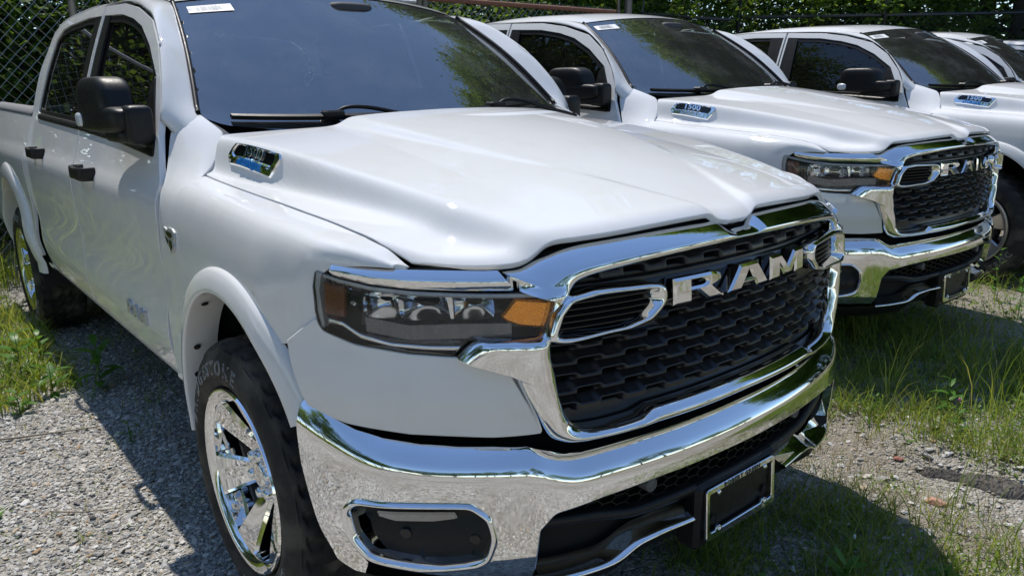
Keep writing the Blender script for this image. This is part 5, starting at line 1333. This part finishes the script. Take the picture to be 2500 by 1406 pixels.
patch([(clumps(300, .3, 2.4, .75, 1.95, (5, 16), .03), (.03, .11), (.0008, .0016), .7), (clumps(60, .9, 2.4, .0, .9, (4, 12), .03), (.02, .08), (.0008, .0016), .8), (clumps(40, -5, -2.5, -2.6, -1.2, (5, 12), .04), (.06, .2), (.001, .002), .7)], 'dry_grass', DRY)
patch([(clumps(2600, -12, -4.3, -5.5, -1.25, (10, 24), .09, lambda x, y: x < -5.0+rg.normal(0, .35, len(x))+.25*np.sin(y*3)), (.35, 1.05), (.003, .007), .5),
       (clumps(110, -4.9, -3.5, -2.4, -1.25, (8, 20), .06), (.2, .6), (.002, .005), .5),
       (clumps(420, -5.9, -5.0, -1.4, 13, (6, 14), .08), (.15, .5), (.002, .005), .5),
       (clumps(500, -12, 3, -9.5, -6.0, (10, 24), .10), (.4, 1.2), (.003, .007), .5),
       (clumps(350, 6.0, 16, -9, 9, (8, 20), .12), (.1, .4), (.003, .006), .6)], 'tall_grass', GRASS)
# broad-leaved weeds, each its own plant: stem and leaves
def leaf_blade(L, W, droop, n=6):
    t = np.linspace(0, 1, n); w = W*np.sin(np.pi*np.clip(t*.92+.06, 0, 1))**.8; x = L*t; z = -droop*L*t*t
    V = []; 
    for a, b, c in zip(x, w, z): V += [(a, -b, c+.12*b), (a, 0, c-.05*b), (a, b, c+.12*b)]
    F = []
    for i in range(n-1):
        k = i*3; F += [(k, k+3, k+4, k+1), (k+1, k+4, k+5, k+2)]
    return np.array(V), F
WEEDS = []
def weed(x, y, h, nl, L, W, label, seed, mat=None, flower=None, lean=(0, 0), name='weed_plant'):
    r = random.Random(seed); z = float(ground_z(x, y)); T = empty(name, None, (x, y, z)); T['label'] = label; T['category'] = 'weed'; T['group'] = 'weeds growing in the lot'
    st = open_spline([(0, 0, -.01), (lean[0]*.4, lean[1]*.4, h*.5), (lean[0], lean[1], h)], 5); v, f = tube(st, np.linspace(.0032, .0014, len(st)), 5); mk('stem', v, f, mat or WEED, T)
    for k in range(nl):
        t = .12+.88*k/max(1, nl-1); p = st[min(len(st)-1, int(t*(len(st)-1)))]; a = k*2.4+r.uniform(-.4, .4); s_ = (1.1-.45*t)*r.uniform(.8, 1.15)
        v, f = leaf_blade(L*s_, W*s_, r.uniform(.1, .7)); up = r.uniform(.15, .75)+.3*t
        Mx = Matrix.Translation(Vector(p))@Matrix.Rotation(a, 4, 'Z')@Matrix.Rotation(-up, 4, 'Y'); v, f = xform((v, f), Mx); mk('leaf', v, f, mat or WEED, T)
    if flower:
        v, f = sbox((lean[0], lean[1], h+.008), (.010, .010, .020), 2, 6); mk('flower_head', v, f, flower, T)
    WEEDS.append(T); return T
PINK = pbr('pink_flower', (.55, .16, .22), .7)
WHITEF = pbr('white_flower', (.75, .74, .70), .7)

# low ground cover: small roundish leaves hugging the soil
def cover(x, y, lo, hi, hz):
    n = len(x); a = rg.uniform(0, 6.283, n); s_ = rg.uniform(lo, hi, n); t = rg.normal(.25, .35, n); z = ground_z(x, y)+rg.uniform(.002, hz, n)
    ax = np.stack([np.cos(a)*np.cos(t), np.sin(a)*np.cos(t), np.sin(t)], 1); b = np.stack([-np.sin(a), np.cos(a), rg.normal(0, .3, n)], 1); q = np.stack([x, y, z], 1); s1 = s_[:, None]
    V = np.stack([q, q+ax*s1*.35+b*s1*.32, q+ax*s1*.8+b*s1*.22, q+ax*s1, q+ax*s1*.8-b*s1*.22, q+ax*s1*.35-b*s1*.32], 1).reshape(-1, 3)
    return V, np.arange(n*6).reshape(n, 6)
bits = []
for args, lo, hi, hz in (((300, .3, 2.5, 1.42, 2.2, (14, 40), .05), .008, .022, .03), ((190, .3, 2.4, .05, 1.2, (8, 24), .045), .006, .015, .015), ((260, -.6, 2.6, 2.0, 3.2, (14, 40), .06), .010, .030, .05), ((150, .8, 2.0, -.3, .8, (10, 30), .05), .008, .02, .025), ((300, -.6, 3, 3.0, 6.5, (14, 40), .07), .012, .03, .05), ((170, -5.0, -2.3, -2.6, -1.05, (12, 34), .05), .010, .028, .05), ((30, -2.3, -.5, -2.1, -.9, (5, 12), .03), .006, .012, .01)):
    bits.append(cover(*clumps(*args), lo, hi, hz))
V = []; F = []; k = 0
for v, f in bits: V.append(v); F.append(f+k); k += len(v)
o = mk_fast('ground_cover', np.vstack(V), np.vstack(F), leaf_mat('ground_cover_leaves', [(.09, .17, .03), (.14, .24, .04), (.20, .28, .05), (.12, .20, .035)], .4), None, False); o['kind'] = 'stuff'
# placed weeds
weed(.85, 1.77, .17, 8, .085, .014, 'bright upright broad-leaved weed at the edge of the second truck shadow', 1)
weed(.93, 1.66, .12, 7, .06, .010, 'pink-flowered weed beside the bright upright weed', 2, flower=PINK)
weed(.62, 1.60, .07, 7, .05, .009, 'small pale weed close to the bumper end of the nearest truck', 3)
weed(1.45, 1.80, .16, 6, .05, .009, 'slender pink-flowered weed near the right edge of the picture', 4, flower=PINK)
weed(1.22, 1.93, .20, 5, .05, .008, 'thin pink-tipped weed in the shade right of the dark earth crust', 5, flower=PINK)
weed(1.75, 1.55, .12, 9, .07, .012, 'leafy weed below the right end of the earth crust', 6)
weed(1.30, .62, .05, 8, .05, .012, 'low round-leaved weed in the shadow in front of the plate', 7)
weed(1.12, .35, .10, 10, .09, .018, 'broad weed under the licence plate of the nearest truck', 8)
weed(1.02, .12, .09, 10, .08, .018, 'dark leafy weed under the lower grille of the nearest truck', 9)
weed(1.05, .55, .07, 7, .05, .010, 'small white-flowered weed right of the licence plate', 10, flower=WHITEF)
weed(-2.62, -1.22, .26, 12, .13, .024, 'sunlit leafy weed by the nearest truck rear wheel', 11)
weed(-2.30, -1.13, .16, 9, .12, .020, 'pale green weed at the corner of the side shadow', 12)
weed(-2.25, -.92, .22, 10, .15, .026, 'dark leafy weed in the shade before the rear wheel', 13)
weed(-2.95, -1.45, .30, 12, .12, .022, 'tall bright weed at the left edge beside the rear wheel', 14)
weed(-1.42, -.98, .08, 5, .07, .008, 'thin weed on the edge of the door shadow', 15)
weed(-1.05, -1.52, .06, 6, .045, .009, 'small pale weed alone on the sunlit gravel', 16)
weed(-.75, -.83, .09, 6, .07, .011, 'shaded weed behind the nearest front wheel', 17)
weed(-1.35, -1.62, .06, 5, .04, .010, 'tiny yellow-green weed at the left edge of the gravel', 18)
for k, (x, y, h) in enumerate(((.55, 3.6, .28), (.75, 3.75, .22), (.30, 3.95, .34), (.95, 3.55, .2), (.1, 3.8, .26))):
    weed(x, y, h, 12, .07, .012, ['weed clump under the second truck licence plate', 'short weed right of the second truck licence plate', 'tall weed before the third truck front wheel', 'weed at the far right edge below the third truck tyre', 'weed between the second truck bumper and the third truck tyre'][k], 30+k)
weed(-2.48, -1.40, .20, 11, .12, .024, 'broad-leaved weed between the tall bright weed and the gravel edge', 41)
weed(-2.80, -1.10, .18, 10, .11, .022, 'leafy weed touching the rear tyre of the nearest truck', 42)
weed(-2.12, -1.30, .10, 8, .09, .018, 'low sunlit weed in front of the twig end', 43)
# twig on the gravel, pale stone, dry leaf
TWIG = pbr('dry_twig', (.26, .22, .17), .9)
p_ = open_spline([(-1.95, -1.62, 0), (-1.80, -1.42, 0), (-1.72, -1.22, 0), (-1.66, -1.05, 0)], 6); p_[:, 2] = ground_z(p_[:, 0], p_[:, 1])+.012; v, f = tube(p_, np.linspace(.006, .003, len(p_)), 6)
o = mk('twig', v, f, TWIG, None); o['label'] = 'thin dry twig lying on the gravel left of the side shadow'; o['category'] = 'twig'
p_ = open_spline([(-.98, -1.36, 0), (-.90, -1.27, 0), (-.84, -1.16, 0)], 6); p_[:, 2] = ground_z(p_[:, 0], p_[:, 1])+.012; v, f = tube(p_, np.linspace(.003, .002, len(p_)), 6)
o = mk('twig', v, f, TWIG, None); o['label'] = 'short twig on sunlit gravel left of the front wheel'; o['category'] = 'twig'
def rock(x, y, s, mat, label, name='stone', cat='stone'):
    V0, F0 = ico(); r = np.random.default_rng(int(abs(x)*1000)); v = V0*(1+r.uniform(-.3, .3, (12, 1)))*np.array([1.3, .9, .45])*s+[x, y, float(ground_z(x, y))+.2*s]
    o = mk(name, v, [tuple(t) for t in F0], mat, None, False); o['label'] = label; o['category'] = cat
rock(1.08, 1.10, .03, pbr('terracotta_stone', (.40, .22, .16), .9), 'pinkish flat stone below the earth crust')
rock(1.42, 1.04, .024, pbr('white_stone', (.60, .58, .55), .9), 'pale white stone on the bare ground at right')
rock(.86, 1.30, .018, pbr('red_stone', (.30, .12, .10), .9), 'small reddish stone left of the earth crust')

# ---------------------------------------------------------------- chain-link fence
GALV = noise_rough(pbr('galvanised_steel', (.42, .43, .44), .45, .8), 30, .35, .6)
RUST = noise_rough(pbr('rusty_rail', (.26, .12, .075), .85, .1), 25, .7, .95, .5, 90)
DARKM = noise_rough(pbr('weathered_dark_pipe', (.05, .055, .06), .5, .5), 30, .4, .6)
def fence(p0, p1, H, label, rail_mat, wire_mat, post_every=3.0, barbs=True, mesh_top=None, diag=.095, arm=-1):
    p0 = np.array(p0, float); p1 = np.array(p1, float); L = float(np.linalg.norm(p1-p0)); d = (p1-p0)/L; nrm = np.array([-d[1], d[0]])
    T = empty('chain_link_fence', None, (p0[0], p0[1], float(ground_z(*p0)))); T['label'] = label; T['category'] = 'fence'; org = np.array([p0[0], p0[1], float(ground_z(*p0))])
    P3 = lambda s_, z, o=0.0: np.array([d[0]*s_+nrm[0]*o, d[1]*s_+nrm[1]*o, z])
    n = max(1, int(round(L/post_every)))
    for k in range(n+1):
        s_ = L*k/n; v, f = tube([P3(s_, -.1, -.04), P3(s_, H+.02, -.04)], .03, 10); po = mk('post', v, f, rail_mat if rail_mat is not RUST else GALV, T)
        if barbs: v, f = tube([P3(s_, H-.05, -.04), P3(s_, H+.42, -.04+arm*.05)], .014, 6); mk('barb_arm', v, f, rail_mat if rail_mat is not RUST else GALV, po)
    v, f = tube([P3(0, H), P3(L, H)], .021 if rail_mat is not RUST else .028, 8); mk('top_rail', v, f, rail_mat, T)
    v, f = tube([P3(0, .08), P3(L, .08)], .006, 5); mk('bottom_wire', v, f, wire_mat, T)
    # diamond mesh: two families of diagonals
    V = []; F = []; top = H+.045; r = .0019; k = 0
    def wire(a, b):
        nonlocal k
        t = b-a; t = t/np.linalg.norm(t); e1 = np.cross(t, [nrm[0], nrm[1], 0]); e1 /= np.linalg.norm(e1); e2 = np.cross(t, e1)
        for q in (a, b):
            for j in range(3): V.append(q+r*(math.cos(j*2.094)*e1+math.sin(j*2.094)*e2))
        for j in range(3): F.append((k+j, k+(j+1) % 3, k+3+(j+1) % 3, k+3+j))
        k += 6
    m = int((L+top)/diag)+1
    for i in range(-int(top/diag)-1, m):
        for sg in (1, -1):
            s0 = i*diag; s1 = s0+sg*top*.92
            if sg < 0: s0 = i*diag+top*.0
            a = P3(s0, .02); b = P3(s1, top); 
            # clip to the section
            sa, sb = s0, s1
            lo, hi = min(sa, sb), max(sa, sb)
            if hi < 0 or lo > L: continue
            ta, tb = 0.0, 1.0
            if sb != sa:
                t0 = (0-sa)/(sb-sa); t1 = (L-sa)/(sb-sa); ta = max(0, min(t0, t1)); tb = min(1, max(t0, t1))
            if tb-ta < .01: continue
            wire(a+(b-a)*ta, a+(b-a)*tb)
    for i in range(int(L/diag)):
        s_ = i*diag; wire(P3(s_, H+.01), P3(s_+.008, H+.055))
    mk('chain_link', np.array(V), F, wire_mat, T, False)['kind'] = 'stuff'
    if barbs:
        for kz, (z, o) in enumerate(((H+.14, -.04+arm*.015), (H+.27, -.04+arm*.032), (H+.40, -.04+arm*.048))):
            ss = np.linspace(0, L, int(L/.25)+2); path = np.array([P3(s_, z-.012*math.sin(math.pi*((s_/post_every) % 1)), o) for s_ in ss]); parts = [tube(path, .0022, 4)]
            for s_ in np.arange(.1, L, .125):
                c = P3(s_, z-.008, o); parts += [tube([c-[0, 0, .018]+np.array([d[0], d[1], 0])*.006, c+[0, 0, .018]-np.array([d[0], d[1], 0])*.006], .0013, 3), tube([c-np.array([nrm[0], nrm[1], 0])*.016, c+np.array([nrm[0], nrm[1], 0])*.016], .0013, 3)]
            v, f = join(*parts); mk('barbed_wire', v, f, wire_mat, T, False)
    return T
fence((-5.62, -7.0), (-5.52, 3.30), 2.42, 'galvanised chain-link fence behind the nearest truck cab', GALV, GALV, barbs=False)
fence((-5.50, 3.36), (-5.45, 6.45), 2.40, 'chain-link panel with rusty top rail behind the second truck', RUST, GALV, barbs=False)
v, f = join(tube([(0, 0, -.1), (0, 0, 3.3)], .055, 14), tube([(0, 0, 2.30), (0, 0, 2.36)], .064, 14)); o = mk('gate_post', v, f, GALV, None); o.location = (-5.48, 6.72, 0); o['label'] = 'thick grey steel gate post beside the rusty-railed fence panel'; o['category'] = 'post'
v, f = tube([(0, 0, -.1), (0, 0, 2.9)], .022, 10); o = mk('gate_post', v, f, GALV, None); o.location = (-5.46, 6.50, 0); o['label'] = 'thin steel pole just left of the thick gate post'; o['category'] = 'post'
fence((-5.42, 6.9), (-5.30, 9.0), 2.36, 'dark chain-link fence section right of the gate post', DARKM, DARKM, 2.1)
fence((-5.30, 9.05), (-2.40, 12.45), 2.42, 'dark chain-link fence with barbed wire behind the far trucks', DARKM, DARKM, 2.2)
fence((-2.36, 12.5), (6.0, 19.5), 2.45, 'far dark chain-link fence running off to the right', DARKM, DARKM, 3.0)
fence((-5.66, -7.05), (2.0, -9.5), 2.4, 'chain-link fence along the left side of the lot', GALV, GALV, 3.0, barbs=False)

# ---------------------------------------------------------------- trees
def crown(seed, n_cl, n_lf, rx, rz, leaf, spread=.34):
    r = np.random.default_rng(seed); u = r.normal(0, 1, (n_cl, 3)); u /= np.linalg.norm(u, axis=1)[:, None]; rad = r.uniform(.35, 1, n_cl)**.6
    c = u*rad[:, None]*[rx, rx, rz]; c[:, 2] += .25*rz*(1-np.hypot(c[:, 0], c[:, 1])/rx)
    C = np.repeat(c, n_lf, 0); n = len(C); q = C+r.normal(0, 1, (n, 3))*spread*[1, 1, .55]*(.6+.8*np.repeat(r.uniform(0, 1, n_cl), n_lf))[:, None]
    a = r.uniform(0, 6.283, n); t = r.normal(0, .55, n); ln = leaf*r.uniform(.6, 1.3, n); w = ln*r.uniform(.32, .5, n)
    ax = np.stack([np.cos(a)*np.cos(t), np.sin(a)*np.cos(t), np.sin(t)-.25], 1); b = np.stack([-np.sin(a), np.cos(a), r.normal(0, .5, n)], 1)
    V = np.stack([q, q+ax*ln[:, None]*.5+b*w[:, None], q+ax*ln[:, None], q+ax*ln[:, None]*.5-b*w[:, None]], 1).reshape(-1, 3)
    F = np.arange(n*4).reshape(n, 4); return V, F
def limb_mesh(H, hc, rx, seed, r0=.16):
    r = random.Random(seed); parts = []; tr = open_spline([(0, 0, -.2), (r.uniform(-.1, .1), r.uniform(-.1, .1), hc*.5), (r.uniform(-.25, .25), r.uniform(-.25, .25), H*.95)], 8); parts.append(tube(tr, np.linspace(r0, r0*.15, len(tr)), 8))
    for k in range(9):
        t = .3+.6*k/8; p = tr[int(t*(len(tr)-1))]; a = k*2.4+r.uniform(-.3, .3); L = rx*r.uniform(.5, .85)*(1.15-t*.5); e = p+np.array([math.cos(a)*L, math.sin(a)*L, L*r.uniform(.2, .7)])
        lb = open_spline([p, (p+e)/2+[0, 0, L*.12], e], 4); parts.append(tube(lb, np.linspace(r0*.35*(1.2-t), .012, len(lb)), 5))
    return join(*parts)
KIND = []
for sd, (H, rx, rz, ncl, nlf, leaf, mat) in enumerate(((9, 2.6, 3.6, 130, 130, .11, LEAF), (12, 3.4, 4.8, 180, 120, .14, LEAF), (7, 2.2, 2.8, 120, 120, .10, LEAF2), (14, 3.8, 5.6, 200, 110, .16, LEAF2))):
    tm = limb_mesh(H, H*.4, rx, 20+sd, .10+.012*H); a = mk('trunk', *tm, BARK, None); v, f = crown(40+sd, ncl, nlf, rx, rz, leaf, .42); b = mk_fast('crown', v, f, mat, None, False)
    b.location = (0, 0, H-rz*.72); KIND.append((a, b, H))
def far_tree(k, x, y, sc, rot, label, cat='tree', grp='woods round the lot', name='tree'):
    a, b, H = KIND[k]; T = empty(name, None, (x, y, float(ground_z(x, y))-.05)); T.rotation_euler = (0, 0, rot); T.scale = (sc, sc, sc); T['label'] = label; T['category'] = cat; T['group'] = grp
    for o in (a, b):
        c = o.copy(); COL.objects.link(c); c.parent = T
    return T
rt_ = random.Random(5); tn = 0
side_words = {'back': 'tree in the shaded woods behind the chain-link fence', 'right': 'tall tree beyond the far fence at the right', 'left': 'tree on the left side of the lot', 'front': 'tree across the lot, mirrored in the chrome'}
def rowt(pts, where, kinds, smin, smax):
    for x, y in pts: far_tree(rt_.choice(kinds), x+rt_.uniform(-.5, .5), y+rt_.uniform(-.5, .5), rt_.uniform(smin, smax), rt_.uniform(0, 6.28), side_words[where], grp={'back': 'trees behind the chain-link fence', 'right': 'tall trees beyond the far fence', 'left': 'trees on the left side of the lot', 'front': 'trees across the lot'}[where])
rowt([(-10.2, y) for y in np.arange(-8, 15, 2.8)], 'back', (0, 2), .75, .95)
rowt([(-14.5, y) for y in np.arange(-9, 18, 3.2)], 'back', (1, 3), .85, 1.1)
rowt([(-5.5+k*2.0, 14.2+k*1.55) for k in range(7)], 'right', (1, 3, 0), .95, 1.25)
rowt([(-8+k*2.2, 17.5+k*1.4) for k in range(9)], 'right', (3,), 1.0, 1.35)
rowt([(-12+k*3.2, 23+k*1.2) for k in range(8)], 'right', (3, 1), 1.1, 1.4)
rowt([(x, -12.5-.2*x) for x in np.arange(-9, 10, 3.2)], 'left', (0, 1, 2), .8, 1.05)
rowt([(24+3*math.sin(y), y) for y in np.arange(-28, 29, 2.9)], 'front', (0, 2, 1), .75, 1.05)
rowt([(x, -22-.3*x) for x in np.arange(-8, 24, 3.4)], 'front', (1, 2), .7, 1.0)
for a, b, H in KIND: bpy.data.objects.remove(a); bpy.data.objects.remove(b)
# undergrowth that closes the woods behind the fence: a mass of leaves nobody could count
def thicket(x0, x1, y0, y1, z0, z1, n, leaf, seed):
    r = np.random.default_rng(seed); c = np.stack([r.uniform(x0, x1, n//40), r.uniform(y0, y1, n//40), r.uniform(z0, z1, n//40)], 1); q = np.repeat(c, 40, 0); n = len(q); q = q+r.normal(0, 1, (n, 3))*[.30, .30, .22]
    a = r.uniform(0, 6.283, n); t = r.normal(-.2, .5, n); ln = leaf*r.uniform(.6, 1.4, n); w = ln*.42; ax = np.stack([np.cos(a)*np.cos(t), np.sin(a)*np.cos(t), np.sin(t)], 1); b = np.stack([-np.sin(a), np.cos(a), r.normal(0, .4, n)], 1)
    V = np.stack([q, q+ax*ln[:, None]*.5+b*w[:, None], q+ax*ln[:, None], q+ax*ln[:, None]*.5-b*w[:, None]], 1).reshape(-1, 3); return V, np.arange(n*4).reshape(n, 4)
parts = [thicket(-17, -13, -16, 18, 0, 8.5, 60000, .26, 9), thicket(-8.2, -6.4, -8, 10, .0, 2.9, 80000, .075, 1), thicket(-12.5, -8.8, -9, 14, 0, 5.0, 60000, .15, 2), thicket(-6.5, 6, 14.5, 22, 0, 4.5, 44000, .15, 3)]
V = []; F = []; k = 0
for v, f in parts: V.append(v); F.append(f+k); k += len(v)
v = np.vstack(V); f = np.vstack(F); 
o = mk_fast('undergrowth', v, f, LEAF, None, False); o['kind'] = 'stuff'
vv, ff = [], []
r = np.random.default_rng(77); parts = []
for k in range(5):
    a = (-5.3+.55*k, 9.2+.62*k); v, f = thicket(a[0]-1.2, a[0]-.2, a[1]+.3, a[1]+1.4, .2, 3.4, 9000, .085, 100+k); parts.append((v, f))
V = []; F = []; k = 0
for v, f in parts: V.append(v); F.append(f+k); k += len(v)
o = mk_fast('fence_undergrowth', np.vstack(V), np.vstack(F), LEAF2, None, False); o['kind'] = 'stuff'
# vines over the fence top
def vine(x, y, h, label, seed):
    r = np.random.default_rng(seed); T = empty('vine', None, (x, y, 0)); T['label'] = label; T['category'] = 'vine'; T['group'] = 'vines on the far fence'
    st = open_spline([(0, 0, 0), (.05, .03, h*.5), (-.03, .08, h*.85), (.06, .15, h)], 6); v, f = tube(st, .008, 5); mk('stem', v, f, BARK, T)
    n = 130; t = r.uniform(.55, 1.0, n); c = np.stack([np.interp(t, np.linspace(0, 1, len(st)), st[:, k]) for k in range(3)], 1)+r.normal(0, .13, (n, 3)); a = r.uniform(0, 6.28, n); ln = r.uniform(.06, .13, n); w = ln*.4; tl = r.normal(-.3, .5, n)
    ax = np.stack([np.cos(a)*np.cos(tl), np.sin(a)*np.cos(tl), np.sin(tl)], 1); b = np.stack([-np.sin(a), np.cos(a), r.normal(0, .4, n)], 1)
    V = np.stack([c, c+ax*ln[:, None]*.5+b*w[:, None], c+ax*ln[:, None], c+ax*ln[:, None]*.5-b*w[:, None]], 1).reshape(-1, 3); mk_fast('foliage', V, np.arange(n*4).reshape(n, 4), LEAF2, T, False)
vine(-5.30, 7.55, 2.75, 'leafy vine hanging over the fence between second and third trucks', 1); vine(-5.2, 9.0, 2.9, 'leafy vine on the fence post above the third truck', 2); vine(-4.6, 9.9, 2.95, 'bright vine over the barbed wire above the third truck roof', 3); vine(-3.9, 10.7, 2.8, 'vine tangled in the barbed wire right of the third truck roof', 4)
